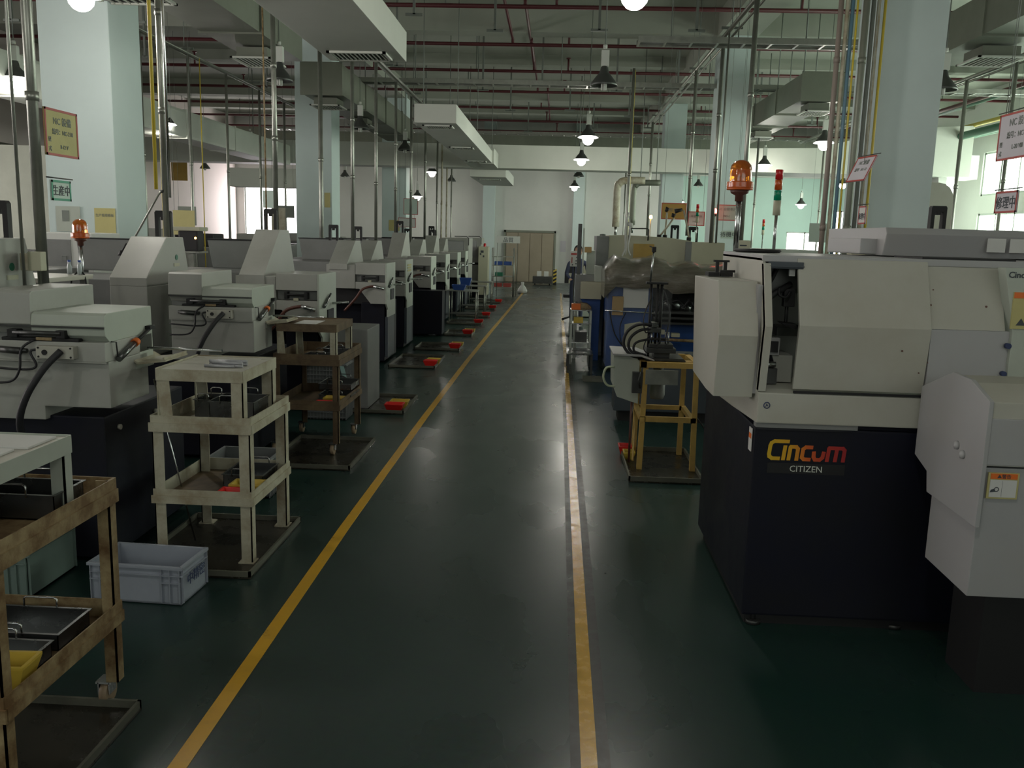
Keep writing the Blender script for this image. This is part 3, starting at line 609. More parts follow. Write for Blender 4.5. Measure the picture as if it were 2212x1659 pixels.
    black_loop(t, -0.95, 0.70, 1.645)
    return t
def machine_slim(label):
    """lathe with one upright cover and full-height side panel"""
    t = thing('lathe', label, 'machine', (-2.2, 8.15, 0), 'lathes of the left row')
    MB().box(-0.36, -0.05, 0.12, 1.0, 0.03, 0.80, bev=0.008).box(-2.8, -0.34, 0.42, 1.0, 0.03, 0.80, bev=0.008).build('base', 'navy', t)
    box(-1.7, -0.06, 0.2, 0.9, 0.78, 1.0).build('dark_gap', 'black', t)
    MB().box(-0.41, -0.02, 0.0, 0.62, 1.175, 1.33, bev=0.005).build('cover', 'grey_paint', t)
    box(-0.41, -0.02, 0.06, 0.6, 1.085, 1.175).build('recess', 'mid_grey', t)
    MB().box(-0.33, -0.30, -0.01, 0.07, 1.095, 1.16, bev=0.004).box(-0.14, -0.11, -0.01, 0.07, 1.095, 1.16, bev=0.004).tube([(-0.32, -0.0, 1.135), (-0.12, -0.0, 1.135)], 0.01, 8).build('handle', 'black', t)
    box(-0.245, -0.2, -0.005, 0.03, 1.078, 1.105, bev=0.003).build('limit_switch', 'cream', t)
    MB().prism([(-0.41, 1.08), (-0.02, 1.08), (-0.02, 0.80), (-0.21, 0.80), (-0.36, 0.99), (-0.41, 0.99)], 'y', 0.0, 0.2, bev=0.004).build('lower_panel', 'grey_paint', t)
    MB().prism([(0.0, 1.33), (0.64, 1.33), (0.64, 0.62), (0.12, 0.62), (0.12, 0.72), (0.0, 0.80)], 'x', -0.02, 0.0, bev=0.003).build('side_panel', 'mint_paint', t)  # lighter mint than the front: green window light put into the colour
    box(-0.045, -0.005, 0.13, 0.6, 0.08, 0.62, bev=0.004).build('lower_side_panel', 'slate', t)  # slate tone puts the darker bluish reflection into the lower side
    box(0.0, 0.012, 0.28, 0.5, 0.84, 0.98, bev=0.003).build('panel_hole', 'navy', t)
    MB().tube([(-0.06, -0.02, 1.01), (-0.16, -0.04, 1.03), (-0.3, -0.06, 0.99), (-0.4, -0.06, 0.86), (-0.55, -0.02, 0.7)], 0.016, 10, smooth=6).build('hose', 'hose_brown', t)
    MB().tube([(-0.03, -0.03, 1.0), (-0.16, -0.045, 1.032)], 0.02, 10).build('hose_fitting', 'steel', t)
    g = MB().tube([(0.018, 0.1, 1.02), (0.018, 0.26, 1.09)], 0.016, 10).build('gas_strut', 'tray_steel', t)
    MB().tube([(0.018, 0.26, 1.09), (0.018, 0.36, 1.13)], 0.009, 8).build('strut_rod', 'black', g)
    MB().tube([(0.01, 0.45, 1.03), (0.17, 0.45, 1.045)], 0.012, 8).build('bar_stock', 'steel', t)
    MB().prism([(0.0, 1.31), (0.5, 1.73), (0.80, 1.73), (0.98, 1.31), (0.98, 1.2), (0.0, 1.2)], 'x', -0.76, -0.52, bev=0.006).build('tall_hood', 'grey_paint', t)
    box(-0.80, -0.42, 0.02, 0.98, 0.99, 1.3, bev=0.006).build('hood_column', 'grey_paint', t)
    MB().box(-0.74, -0.62, 0.012, 0.022, 1.235, 1.25).box(-0.74, -0.62, 0.012, 0.022, 1.20, 1.205).build('grip_slot', 'white_text', t)
    box(-1.75, -0.80, 0.2, 1.0, 0.98, 1.32, bev=0.008).build('rear_cabinet', 'mid_grey', t)
    MB().prism([(-1.38, 1.32), (-1.43, 1.61), (-0.8, 1.61), (-0.8, 1.32)], 'y', 0.95, 1.15, bev=0.01).build('bar_feeder_cover', 'mid_grey', t)
    box(-1.44, -0.79, 0.94, 1.16, 1.61, 1.622, bev=0.003).build('cover_edge', 'black', t)
    black_loop(t, -0.66, 0.66, 1.72)
    return t
mA = machine_wide('nearest grey lathe on the left, stepped cover and black hose, behind the tall white trolley')
mC = machine_slim('third grey lathe of the left row, with tall sloping hood, right behind the brown trolley')
index_kids()
dup(mA, (-2.2, 6.32, 0), 'second grey lathe of the left row, stepped cover and green badge on its pointed hood')
sl = [(11.45, -2.2, 'lathe with a white angular panel over a dark open base, fourth in the left row'), (12.95, -2.2, 'lathe with paper notices on its narrow white side panel, fifth in the left row'),
      (15.1, -2.13, 'lathe with a broad dark navy base block, sixth in the left row'), (17.05, -2.12, 'small-looking distant lathe just past the one with the broad navy base'),
      (18.9, -2.1, 'distant lathe, eighth in the left row, above a red bin on the floor'), (20.55, -2.1, 'distant lathe, farthest of the left row, just before the enclosed grey machines')]
for (y, x, lab), s_ in zip(sl, (0.70, 0.68, 0.98, 0.68, 0.86, 0.68)):
    r_ = dup(mC, (x, y, 0), lab)
    for ch in bpy.data.objects:
        if ch.parent == r_ and ch.name.startswith('tall_hood'): ch.scale.z = s_; ch.location.z = (1-s_)*1.31
        if ch.parent == r_ and ch.name.startswith('lifting_bracket'): ch.location.z = 1.31+(1.72-1.31)*s_; ch.location.x = -0.66-0.2*(s_ < 0.8)
# notices on the fifth machine's side panel, dark front block of the sixth
for k, z in enumerate((1.24, 1.2, 1.16)):
    solo('paper_notice', box(-2.198, -2.194, 13.08, 13.4, z, z+0.025), 'paper_yellow', 'yellow paper label strip on the side panel of the fifth lathe, %s of three' % ['top', 'middle', 'bottom'][k], 'label', (-2.196, 13.2, z), 'label strips')
solo('coolant_tank', box(-2.75, -1.90, 14.85, 15.19, 0.03, 0.77, bev=0.01), 'navy', 'dark navy tank block in front of the sixth lathe, beside its drip tray', 'tank', (-2.3, 15.0, 0))
# sloped white cabinets with bent handles further on (enclosed machines)
for k, (y, lab) in enumerate(((21.9, 'enclosed grey machine with pale door and bent tube handle, left of the cream cabinet'), (24.1, 'enclosed grey machine with bent tube handle, behind another like it near the back wall'))):
    x0 = -2.86 if k == 0 else -2.74
    t = thing('enclosed_machine', lab, 'machine', (x0, y, 0), 'enclosed machines')
    box(0, 0.62, 0, 1.0, 0.03, 0.45, bev=0.01).build('base', 'navy', t)
    box(0, 0.7, 0, 1.0, 0.45, 1.62, bev=0.02).build('body', 'grey_paint', t)
    box(0.1, 0.58, -0.012, 0.01, 1.1, 1.55, bev=0.03).build('window_panel', 'ivory_clean', t)
    box(0.02, 0.68, -0.01, 0.01, 0.9, 0.96).build('dark_gap', 'black', t)
    MB().tube([(0.35, -0.05, 1.66), (0.65, -0.05, 1.66), (0.7, -0.05, 1.62), (0.7, -0.05, 1.45)], 0.01, 8).build('tube_handle', 'dark_steel', t)
# ------------------------------------------------------------ drip trays with red bins
def drip_tray(x0, x1, y0, y1, lab):
    t = thing('drip_tray', lab, 'drip tray', ((x0+x1)/2, (y0+y1)/2, 0.002), 'drip trays')
    box(x0, x1, y0, y1, 0.002, 0.012).build('plate', 'oily_plate', t, world=True)
    e = 0.012
    MB().box(x0, x1, y0, y0+e, 0.012, 0.04).box(x0, x1, y1-e, y1, 0.012, 0.04).box(x0, x0+e, y0, y1, 0.012, 0.04).box(x1-e, x1, y0, y1, 0.012, 0.04).build('rim', 'plate_edge', t, world=True)
    return t
drip_tray(-2.3, -1.455, 1.9, 2.9, 'oily drip tray under the nearest rusty trolley')
drip_tray(-2.12, -1.48, 4.13, 5.02, 'oily drip tray under the tall white trolley')
drip_tray(-2.1, -1.46, 6.2, 7.13, 'oily drip tray under the brown trolley with casters')
drip_tray(-2.09, -1.42, 8.27, 9.16, 'dark drip tray, first one standing free with a red bin on it')
drip_tray(-2.13, -1.52, 11.2, 12.3, 'dark drip tray, second free one with a red bin')
for k, y in enumerate((13.0, 14.95, 16.9, 18.5, 20.4, 22.4)):
    drip_tray(-2.08 if k != 1 else -1.88, -1.40, y, y+0.7, 'dark drip tray with a red bin, %s beyond the two free trays' % ORD[k].replace('nearest', 'first'))
def bin_(x, y, z, m, lab, sx=0.16, sy=0.11, h=0.07, rot=0, cat='bin', nm=None):
    mb = MB(); a = 0.75
    def ring(hx, hy, zz): return [mb.bm.verts.new((i*hx, j*hy, zz)) for i, j in ((-1, -1), (1, -1), (1, 1), (-1, 1))]
    R = [ring(sx/2*a, sy/2*a, 0), ring(sx/2, sy/2, h), ring(sx/2+0.006, sy/2+0.006, h), ring(sx/2+0.006, sy/2+0.006, h-0.008)]
    I = [ring(sx/2-0.005, sy/2-0.005, h), ring(sx/2*a-0.004, sy/2*a-0.004, 0.006)]
    def link(p, q):
        for i in range(4): mb.face([p[i], p[(i+1) % 4], q[(i+1) % 4], q[i]])
    mb.face(list(reversed(R[0]))); link(R[0], R[3]); link(R[3], R[2]); link(R[2], I[0]); link(I[0], I[1]); mb.face(I[1])
    mb.bm.verts.remove(R[1][0]); [mb.bm.verts.remove(v) for v in R[1][1:]]
    bmesh.ops.recalc_face_normals(mb.bm, faces=mb.bm.faces[:])
    o = mb.build(nm or ('red_bin' if m == 'bin_red' else 'yellow_bin'), m); o.location = (x, y, z); o.rotation_euler = (0, 0, rot)
    return tag(o, lab, cat, 'plastic parts bins')
bs = [(-1.53, 8.40), (-1.60, 11.4), (-1.49, 13.25), (-1.49, 15.2), (-1.47, 17.13), (-1.45, 18.75), (-1.45, 20.63), (-1.44, 22.63)]
nm = ['on the first free drip tray', 'on the second free drip tray', 'third along the floor line', 'fourth along the floor line', 'fifth along the floor line', 'sixth along the floor line', 'seventh along the floor line', 'eighth and smallest along the floor line']
for k, ((x, y), s) in enumerate(zip(bs, nm)):
    bin_(x, y, 0.012, 'bin_red', 'red plastic bin '+s, 0.17, 0.13, 0.075)
    if k < 4: bin_(x+0.02, y+0.17, 0.012, 'bin_yellow', 'yellow plastic bin behind the red one, '+s, 0.17, 0.13, 0.075)
# ------------------------------------------------------------ trolleys
def trolley(lab, x0, x1, y0, y1, mf, mtop, zs, top_inset, casters=False, leg=0.045):
    """zs: (stand top, upper shelf top, lower shelf top); legs at the four corners, an upper stand set on the shelf"""
    zt, zu, zl = zs; t = thing('trolley', lab, 'trolley', ((x0+x1)/2, (y0+y1)/2, 0.012), 'two-level steel trolleys')
    zb = 0.10 if casters else 0.014
    for x in (x0, x1-leg):
        for y in (y0, y1-leg):
            l = MB().box(x, x+leg, y, y+0.006, zb, zu).box((x if x == x0 else x+leg-0.006), (x+0.006 if x == x0 else x+leg), y, y+leg, zb, zu)
            l.build('leg', mf, t, world=True)
            if casters:
                cx, cy = x+leg/2-0.03, y+leg/2
                c = MB().box(cx-0.03, cx+0.03, cy-0.03, cy+0.03, zb-0.005, zb+0.002).box(cx-0.022, cx-0.018, cy-0.03, cy+0.02, 0.055, zb).box(cx+0.018, cx+0.022, cy-0.03, cy+0.02, 0.055, zb).build('caster', 'steel', t, world=True)
                MB().tube([(cx-0.014, cy, 0.054), (cx+0.014, cy, 0.054)], 0.042, 18).build('wheel', 'caster_tread', c, world=True)
            elif True:
                box(x-0.015, x+leg+0.01, y-0.01, y+leg+0.01, 0.013, 0.02).build('foot_plate', mf, t, world=True)
    for z, hh, nmz in ((zu, 0.085, 'upper_shelf'), (zl, 0.075, 'lower_shelf')):
        s = MB().box(x0, x1, y0, y1, z-hh, z-hh+0.006)
        s.build(nmz, mf if nmz == 'upper_shelf' else 'rusty', t, world=True)
        r = MB().box(x0-0.004, x1+0.004, y0-0.005, y0, z-hh, z).box(x0-0.004, x1+0.004, y1, y1+0.005, z-hh, z).box(x0-0.005, x0, y0, y1, z-hh, z).box(x1, x1+0.005, y0, y1, z-hh, z)
        r.box(x0-0.012, x1+0.012, y0-0.013, y0-0.005, z-hh, z-hh*0.45).box(x1+0.005, x1+0.013, y0, y1, z-hh, z-hh*0.45)
        r.build('rail', mf, t, world=True)
    a = top_inset; X0, X1, Y0, Y1 = x0+a[0], x1-a[1], y0+a[2], y1-a[3]
    lw = leg*1.05
    for x, dx in ((X0, -0.02), (X1-lw, 0.0)):
        for y in (Y0, Y1-lw):
            MB().prism([(x+dx*-1, zu-0.08), (x+lw+dx*-1, zu-0.08), (x+lw, zt-0.005), (x, zt-0.005)], 'y', y, y+0.006).prism([((y if y == Y0 else y), zu-0.08), (y+lw, zu-0.08), (y+lw, zt-0.005), (y, zt-0.005)], 'x', x+(0 if x == X0 else lw-0.006), x+(0.006 if x == X0 else lw)).build('upright', 'worn_white' if mf != 'worn_cream' else 'mint_paint', t, world=True)
    tp = box(X0+0.004, X1-0.004, Y0+0.004, Y1-0.004, zt-0.012, zt-0.006).build('table_top', mtop, t, world=True)
    tm = 'mint_paint' if mf == 'worn_cream' else mf
    MB().box(X0, X1, Y0-0.004, Y0, zt-0.06, zt).box(X0, X1, Y1, Y1+0.004, zt-0.06, zt).box(X0-0.004, X0, Y0, Y1, zt-0.06, zt+0.004).box(X1, X1+0.004, Y0, Y1, zt-0.06, zt).build('table_frame', tm, t, world=True)
    return t
trolley('tall off-white steel trolley standing on a drip tray, metal rods stacked on its top', -2.04, -1.53, 4.31, 4.96, 'worn_white', 'white_top', (1.03, 0.79, 0.40), (0.035, 0.03, 0.0, 0.12), leg=0.058)
trolley('nearest trolley at the left edge with spotted rusty cream frame and white top', -2.10, -1.54, 2.26, 2.95, 'worn_cream', 'white_top', (1.05, 0.86, 0.40), (0.03, 0.06, 0.0, 0.16), casters=True)
trolley('brown rusty trolley on casters with a paper on its top, behind the white trolley', -2.14, -1.64, 6.6, 7.38, 'rusty', 'rusty', (1.03, 0.80, 0.44), (0.02, 0.02, 0.02, 0.22), casters=True)
# things on the trolleys
def tray_pan(x, y, z, sx, sy, h, lab, rot=0, m='tray_steel'):
    t = thing('steel_pan', lab, 'pan', (x, y, z), 'stainless pans with wire handles'); t.rotation_euler = (0, 0, rot)
    mb = MB(); e = 0.003
    mb.box(-sx/2, sx/2, -sy/2, sy/2, 0, 0.003).box(-sx/2, sx/2, -sy/2, -sy/2+e, 0, h).box(-sx/2, sx/2, sy/2-e, sy/2, 0, h).box(-sx/2, -sx/2+e, -sy/2, sy/2, 0, h).box(sx/2-e, sx/2, -sy/2, sy/2, 0, h)
    mb.box(-sx/2-0.008, sx/2+0.008, -sy/2-0.008, -sy/2, h-0.003, h).box(-sx/2-0.008, sx/2+0.008, sy/2, sy/2+0.008, h-0.003, h).box(-sx/2-0.008, -sx/2, -sy/2, sy/2, h-0.003, h).box(sx/2, sx/2+0.008, -sy/2, sy/2, h-0.003, h)
    mb.build('pan_body', m, t)
    for s in (-1, 1):
        y0 = s*sy/2; w = min(0.06, sx*0.3)
        MB().tube([(-w, y0+0.004*s, h-0.01), (-w, y0+0.006*s, h+0.028), (-w+0.01, y0+0.006*s, h+0.034), (w-0.01, y0+0.006*s, h+0.034), (w, y0+0.006*s, h+0.028), (w, y0+0.004*s, h-0.01)], 0.0035, 8).build('wire_handle', 'steel', t)
    return t
tray_pan(-1.80, 2.78, 0.332, 0.36, 0.20, 0.06, 'rear steel pan with wire handles on the lower shelf of the nearest trolley')
tray_pan(-1.80, 2.52, 0.332, 0.36, 0.24, 0.055, 'front steel pan full of dark oil on the lower shelf of the nearest trolley')
tray_pan(-1.76, 2.78, 0.785, 0.30, 0.18, 0.085, 'steel pan with a wire handle on the upper shelf of the nearest trolley')
tray_pan(-1.88, 2.48, 0.785, 0.28, 0.16, 0.08, 'steel pan with green side at the left edge, upper shelf of the nearest trolley')
tray_pan(-1.70, 4.64, 0.715, 0.24, 0.24, 0.115, 'dark steel pan on the upper shelf of the white trolley, with the wire handles')
tray_pan(-1.895, 4.72, 0.715, 0.10, 0.18, 0.10, 'small dark steel pan at the left on the upper shelf of the white trolley')
tray_pan(-1.68, 4.74, 0.33, 0.22, 0.26, 0.075, 'steel pan on the lower shelf of the white trolley beside the yellow bin')
tray_pan(-1.84, 6.85, 0.72, 0.24, 0.18, 0.05, 'shallow steel pan on the upper shelf of the brown trolley')
tray_pan(-1.78, 7.15, 0.72, 0.20, 0.14, 0.07, 'small steel pan behind another on the upper shelf of the brown trolley')
tray_pan(-1.76, 7.12, 0.371, 0.26, 0.3, 0.05, 'lower steel pan of the stack on the lower shelf of the brown trolley')
tray_pan(-1.76, 7.12, 0.46, 0.26, 0.3, 0.05, 'upper steel pan of the stack on the lower shelf of the brown trolley')
bin_(-1.77, 2.33, 0.332, 'bin_red', 'red plastic bin on the lower shelf of the nearest trolley at the left edge', 0.2, 0.10, 0.07, 0.1)
bin_(-1.65, 2.42, 0.334, 'bin_yellow', 'big yellow plastic bin in front of the oil pan on the nearest trolley', 0.19, 0.10, 0.10, 0.05)
bin_(-1.655, 4.40, 0.332, 'bin_red', 'red plastic bin on the lower shelf of the white trolley', 0.14, 0.10, 0.05)
bin_(-1.62, 4.52, 0.332, 'bin_yellow', 'yellow plastic bin on the lower shelf of the white trolley', 0.16, 0.11, 0.06)
bin_(-1.78, 6.72, 0.371, 'bin_red', 'red plastic bin on the lower shelf of the brown trolley', 0.13, 0.09, 0.045)
bin_(-1.73, 6.86, 0.371, 'bin_yellow', 'yellow plastic bin on the lower shelf of the brown trolley', 0.16, 0.11, 0.055)
# rods on the white trolley
k = 0
for row, n_, z in ((0, 7, 1.024+0.009), (1, 5, 1.024+0.0235)):
    for i in range(n_):
        y = 4.45+i*0.0175+row*0.017
        x0 = -1.81+0.012*((i*7+row*3) % 4)
        solo('metal_rod', MB().tube([(x0, y, z-0.0005), (x0+0.16, y, z-0.0005)], 0.0082, 10), 'rod_steel', 'short bright metal rod in the stack on top of the white trolley', 'rod', (x0, y, z), 'stack of short metal rods'); k += 1
solo('metal_bar', MB().tube([(-2.19, 4.62, 1.092), (-1.78, 4.62, 1.089)], 0.0075, 10), 'steel', 'long thin metal bar sticking out of the nearest lathe over the white trolley', 'bar', (-2.0, 4.62, 1.09))
solo('metal_bar', MB().tube([(-2.19, 6.75, 1.075), (-1.78, 6.75, 1.072)], 0.0075, 10), 'steel', 'thin metal bar sticking out of the second lathe over the brown trolley', 'bar', (-2.0, 6.75, 1.07))
solo('leaning_rod', MB().tube([(-1.955, 4.60, 0.018), (-2.135, 4.56, 0.93)], 0.0045, 8), 'steel', 'thin steel rod leaning against the lathe behind the white trolley', 'rod', (-1.95, 4.6, 0.02))
solo('paper_sheet', box(-2.0, -1.83, 6.68, 6.95, 1.0245, 1.0265), 'paper', 'sheet of white paper on top of the brown trolley', 'paper', (-1.9, 6.8, 1.025))
for k, (y0, y1, s) in enumerate(((2.28, 2.58, 'front'), (2.60, 2.76, 'rear'))):
    solo('white_board', box(-2.06, -1.66+0.03*k, y0, y1, 1.0445, 1.052, bev=0.002), 'paper', '%s flat white board lying on top of the nearest trolley' % s, 'board', (-1.85, y0, 1.045), 'white boards on the trolley')
# ------------------------------------------------------------ crates
def crate(x, y, z, sx, sy, h, m, lab, rot=0, grid=False, cat='crate'):
    t = thing('plastic_crate', lab, cat, (x, y, z), 'plastic crates'); t.rotation_euler = (0, 0, rot)
    e = 0.006
    mb = MB().box(-sx/2, sx/2, -sy/2, sy/2, 0, 0.008)
    mb.box(-sx/2, sx/2, -sy/2, -sy/2+e, 0, h).box(-sx/2, sx/2, sy/2-e, sy/2, 0, h).box(-sx/2, -sx/2+e, -sy/2, sy/2, 0, h).box(sx/2-e, sx/2, -sy/2, sy/2, 0, h)
    mb.build('shell', m, t)
    r = 0.012
    MB().box(-sx/2-r, sx/2+r, -sy/2-r, -sy/2, h-0.014, h, bev=0.002).box(-sx/2-r, sx/2+r, sy/2, sy/2+r, h-0.014, h, bev=0.002).box(-sx/2-r, -sx/2, -sy/2, sy/2, h-0.014, h, bev=0.002).box(sx/2, sx/2+r, -sy/2, sy/2, h-0.014, h, bev=0.002).build('rim', m, t)
    rb = MB()
    if grid:
        nx = int(sx/0.03)
        for i in range(nx+1):
            xx = -sx/2+sx*i/nx; rb.box(xx-0.0015, xx+0.0015, -sy/2-0.006, -sy/2, 0, h)
        for i in range(6): zz = h*(i+0.5)/6; rb.box(-sx/2, sx/2, -sy/2-0.006, -sy/2, zz-0.0015, zz+0.0015)
        ny = int(sy/0.03)
        for i in range(ny+1): yy = -sy/2+sy*i/ny; rb.box(sx/2, sx/2+0.006, yy-0.0015, yy+0.0015, 0, h)
    else:
        for xx in (-sx/2+0.004, -sx/2+0.05, -sx/2+0.09, sx/2-0.09, sx/2-0.05, sx/2-0.004): rb.box(xx-0.002, xx+0.002, -sy/2-r, -sy/2, 0.01, h-0.01)
        rb.box(-sx/2, sx/2, -sy/2-r, -sy/2, h-0.045, h-0.041).box(sx/2-0.09, sx/2, -sy/2-r, -sy/2, h-0.08, h-0.076).box(-sx/2, -sx/2+0.09, -sy/2-r, -sy/2, h-0.08, h-0.076)
        rb.box(sx/2, sx/2+r, -sy/2-r, sy/2, h-0.045, h-0.041)
        for yy in (-sy/2+0.004, sy/2-0.004): rb.box(sx/2, sx/2+r, yy-0.002, yy+0.002, 0.01, h-0.01)
    rb.build('ribs', m, t)
    return t
c1 = crate(-1.90, 3.93, 0.004, 0.44, 0.26, 0.185, 'crate', 'blue-grey plastic crate with blue characters, on the green floor by the nearest trolley', rot=-0.05)
lt = text('printed_marking', '中精密', 0.062, 'ink_blue', c1, (-1.90, 3.93, 0.0), '+x', 'CENTER'); lt.location = (0.2335, 0.0, 0.085)
crate(-2.56, 3.98, 0.004, 0.3, 0.4, 0.25, 'crate_green', 'grey-green plastic crate on the floor behind the nearest trolley, left of the blue-grey one', rot=0.0)
crate(-2.02, 5.62, 0.004, 0.40, 0.30, 0.26, 'crate_grid', 'grey lattice-sided crate with a mint card, behind the white trolley', grid=True)
solo('hanging_card', MB().prism([(-1.80, 0.17), (-1.76, 0.15), (-1.79, 0.25), (-1.815, 0.255)], 'y', 5.60, 5.603), 'mint_card', 'mint green card stuck on the end of the lattice crate behind the white trolley', 'card', (-1.79, 5.6, 0.2))
crate(-2.08, 8.05, 0.004, 0.36, 0.26, 0.27, 'crate_grid', 'lower grey crate of the stack behind the brown trolley', grid=True)
crate(-2.08, 8.05, 0.276, 0.36, 0.26, 0.25, 'crate_grid', 'upper grey crate of the stack behind the brown trolley, with a card hung on it', grid=True)
solo('hanging_card', MB().prism([(-1.93, 0.43), (-1.885, 0.41), (-1.91, 0.51), (-1.95, 0.515)], 'y', 7.900, 7.903), 'mint_card', 'mint green card on the upper crate behind the brown trolley', 'card', (-1.91, 7.9, 0.45))
solo('steel_cabinet', box(-2.1, -1.80, 8.42, 9.0, 0.016, 0.80, bev=0.01), 'mid_grey', 'low grey steel cabinet behind the brown trolley, on the free drip tray', 'cabinet', (-1.95, 8.7, 0))
# side table frames between far machines
for k, (y, lab, z) in enumerate(((17.3, 'light tubular work table with blue basins on it, far left row', 0.62), (19.3, 'distant tubular work table behind the one with blue basins', 0.60), (21.3, 'small distant tubular table beside the smallest red bins', 0.58))):
    t = thing('work_table', lab, 'table', (-1.78, y, 0.004), 'tubular work tables')
    for x in (-0.27, 0.25):
        for yy in (-0.2, 0.2): MB().tube([(x, yy, 0), (x, yy, z)], 0.013, 8).build('leg', 'galv', t)
    box(-0.3, 0.28, -0.23, 0.23, z, z+0.02).build('table_top', 'galv', t)
    box(-0.27, 0.25, -0.2, 0.2, 0.17, 0.185).build('lower_shelf', 'dark_steel', t)
bin_(-1.88, 17.25, 0.645, 'plastic_blue', 'blue basin wrapped in film on the far work table', 0.26, 0.2, 0.1, nm='blue_basin', cat='basin')
bin_(-1.95, 19.2, 0.625, 'plastic_blue', 'dark blue basin on the second far work table', 0.24, 0.2, 0.16, nm='blue_basin', cat='basin')
# ============================================================ LEFT BACKGROUND
def beacon(x, y, z0, z1, lab, s=1.0):
    t = thing('warning_beacon', lab, 'beacon', (x, y, z0))
    MB().tube([(0, 0, 0), (0, 0, z1-z0)], 0.014*s, 14).build('pole', 'steel', t)
    h = z1-z0
    MB().lathe([(0.014*s, h-0.03*s), (0.022*s, h-0.03*s), (0.022*s, h), (0.045*s, h+0.012*s), (0.05*s, h+0.028*s), (0.0, h+0.028*s)], n=20).build('holder', 'hose_brown', t)
    MB().lathe([(0.0, h+0.028*s), (0.068*s, h+0.028*s), (0.068*s, h+0.04*s)] + [((0.068+0.002*(i % 2))*s, h+(0.04+0.0025*i)*s) for i in range(12)] + [(0.056*s, h+0.072*s)], n=28).build('ribbed_ring', 'amber_base', t)
    MB().lathe([(0.056*s, h+0.072*s), (0.056*s, h+0.13*s), (0.05*s, h+0.155*s), (0.035*s, h+0.172*s), (0.015*s, h+0.18*s), (0, h+0.181*s)], n=28).build('amber_dome', 'amber', t)
    MB().tube([(0, 0, h+0.03*s), (0, 0, h+0.1*s)], 0.012*s, 10).lathe([(0.0, h+0.085*s), (0.035*s, h+0.10*s), (0.03*s, h+0.13*s), (0.0, h+0.12*s)], n=14).build('reflector', 'orange', t)
    return t
beacon(-3.23, 5.9, 1.30, 1.62, 'amber beacon on a thin pole at the left, in front of the nearest left column', 0.85)
solo('cable_loop', MB().tube([(-3.23, 5.86, 1.43), (-3.27, 5.83, 1.36), (-3.26, 5.83, 1.26), (-3.2, 5.83, 1.25), (-3.17, 5.83, 1.32), (-3.19, 5.85, 1.40), (-3.22, 5.86, 1.425)], 0.006, 8, smooth=4), 'black', 'black cable loop tied to the pole of the left amber beacon', 'cable', (-3.2, 5.85, 1.3))
# goose-neck lamp on hood of second machine
t = thing('work_lamp', 'jointed grey work lamp arm rising above the hood of the second lathe', 'lamp', (-3.35, 6.9, 1.62))
MB().tube([(0, 0, 0.0), (0.22, 0.0, 0.36), (0.24, 0, 0.385)], 0.008, 8).build('arm', 'galv', t)
MB().tube([(0.24, 0, 0.385), (0.262, 0, 0.39)], 0.012, 8).build('joint', 'dark_steel', t)
MB().tube([(0, 0, 0), (-0.06, 0, -0.03), (-0.09, -0.02, -0.1)], 0.007, 8).lathe([(0.012, -0.08), (0.03, -0.12), (0.028, -0.12), (0.01, -0.085)], -0.09, -0.02, 12).build('lamp_head', 'black', t)
# electrical cabinets, table and bottles left of beacon
t = thing('control_box', 'cream control box clamped to the thick sign pole at the left', 'control box', (-2.9, 4.83, 1.45))
box(0.0, 0.075, -0.09, -0.035, 0.03, 0.135, bev=0.005).build('housing', 'cream', t); box(-0.05, 0.0, -0.08, -0.03, 0.03, 0.125, bev=0.005).build('side_housing', 'worn_white', t)
t = thing('electrical_cabinet', 'white cabinet with a glass-like door in front of the nearest left column', 'cabinet', (-4.15, 7.55, 0), 'cabinets at the left')
box(-0.35, 0.12, 0, 0.5, 0, 1.66, bev=0.01).build('body', 'wall', t); box(-0.31, -0.07, -0.008, 0.0, 1.25, 1.6).build('door', 'mid_grey', t); box(-0.15, -0.11, -0.014, -0.008, 1.42, 1.46).build('latch', 'steel', t)
t = thing('work_bench', 'bright white bench top at the left behind the nearest lathe', 'bench', (-3.6, 5.35, 0))
box(-0.4, 0.42, 0, 0.6, 1.37, 1.40, bev=0.005).build('bench_top', 'white_top', t)
for x in (-0.37, 0.38):
    for y in (0.05, 0.55): box(x-0.02, x+0.02, y-0.02, y+0.02, 0, 1.37).build('leg', 'galv', t)
for k, (x, s) in enumerate(((-3.29, 'left'), (-3.22, 'right'))):
    t = thing('water_bottle', 'clear water bottle with a blue cap on the white bench, %s one of two' % s, 'bottle', (x, 5.85, 1.402), 'water bottles')
    MB().lathe([(0, 0), (0.016, 0), (0.016, 0.05), (0.008, 0.075), (0.008, 0.085)], n=14).build('bottle_body', 'clear_blue', t)
    MB().lathe([(0.010, 0.083), (0.010, 0.096), (0, 0.096)], n=12).build('cap', 'plastic_blue', t)
# posters on nearest left column (its front face y=8.4)
def notice(nmx, x0, x1, z0, z1, y, m, lab, border=None, lines=(), ink='ink_soft', grp=None, face='-y'):
    t = thing(nmx, lab, 'sign' if 'sign' in nmx else 'notice', ((x0+x1)/2, y, z0), grp)
    box(x0, x1, y-0.006, y-0.001, z0, z1).build('board', m, t, world=True)
    if border:
        b = 0.012; MB().box(x0-b, x1+b, y-0.009, y-0.006, z0-b, z0).box(x0-b, x1+b, y-0.009, y-0.006, z1, z1+b).box(x0-b, x0, y-0.009, y-0.006, z0, z1).box(x1, x1+b, y-0.009, y-0.006, z0, z1).build('border', border, t, world=True)
    for s, fx, fz, sz in lines: text('lettering', s, sz, ink, t, (x0+(x1-x0)*fx, y-0.0075, z0+(z1-z0)*fz), '-y', 'CENTER')
    if min(abs(y-c) for c in (8.39, 16.59, 24.797, 32.997)) > 0.02:
        for xx in (x0+0.02, x1-0.02): MB().tube([(xx, y-0.003, z1), (xx, y-0.003, ZC)], 0.0025, 5).build('hanging_wire', 'hanger', t, world=True)
    return t
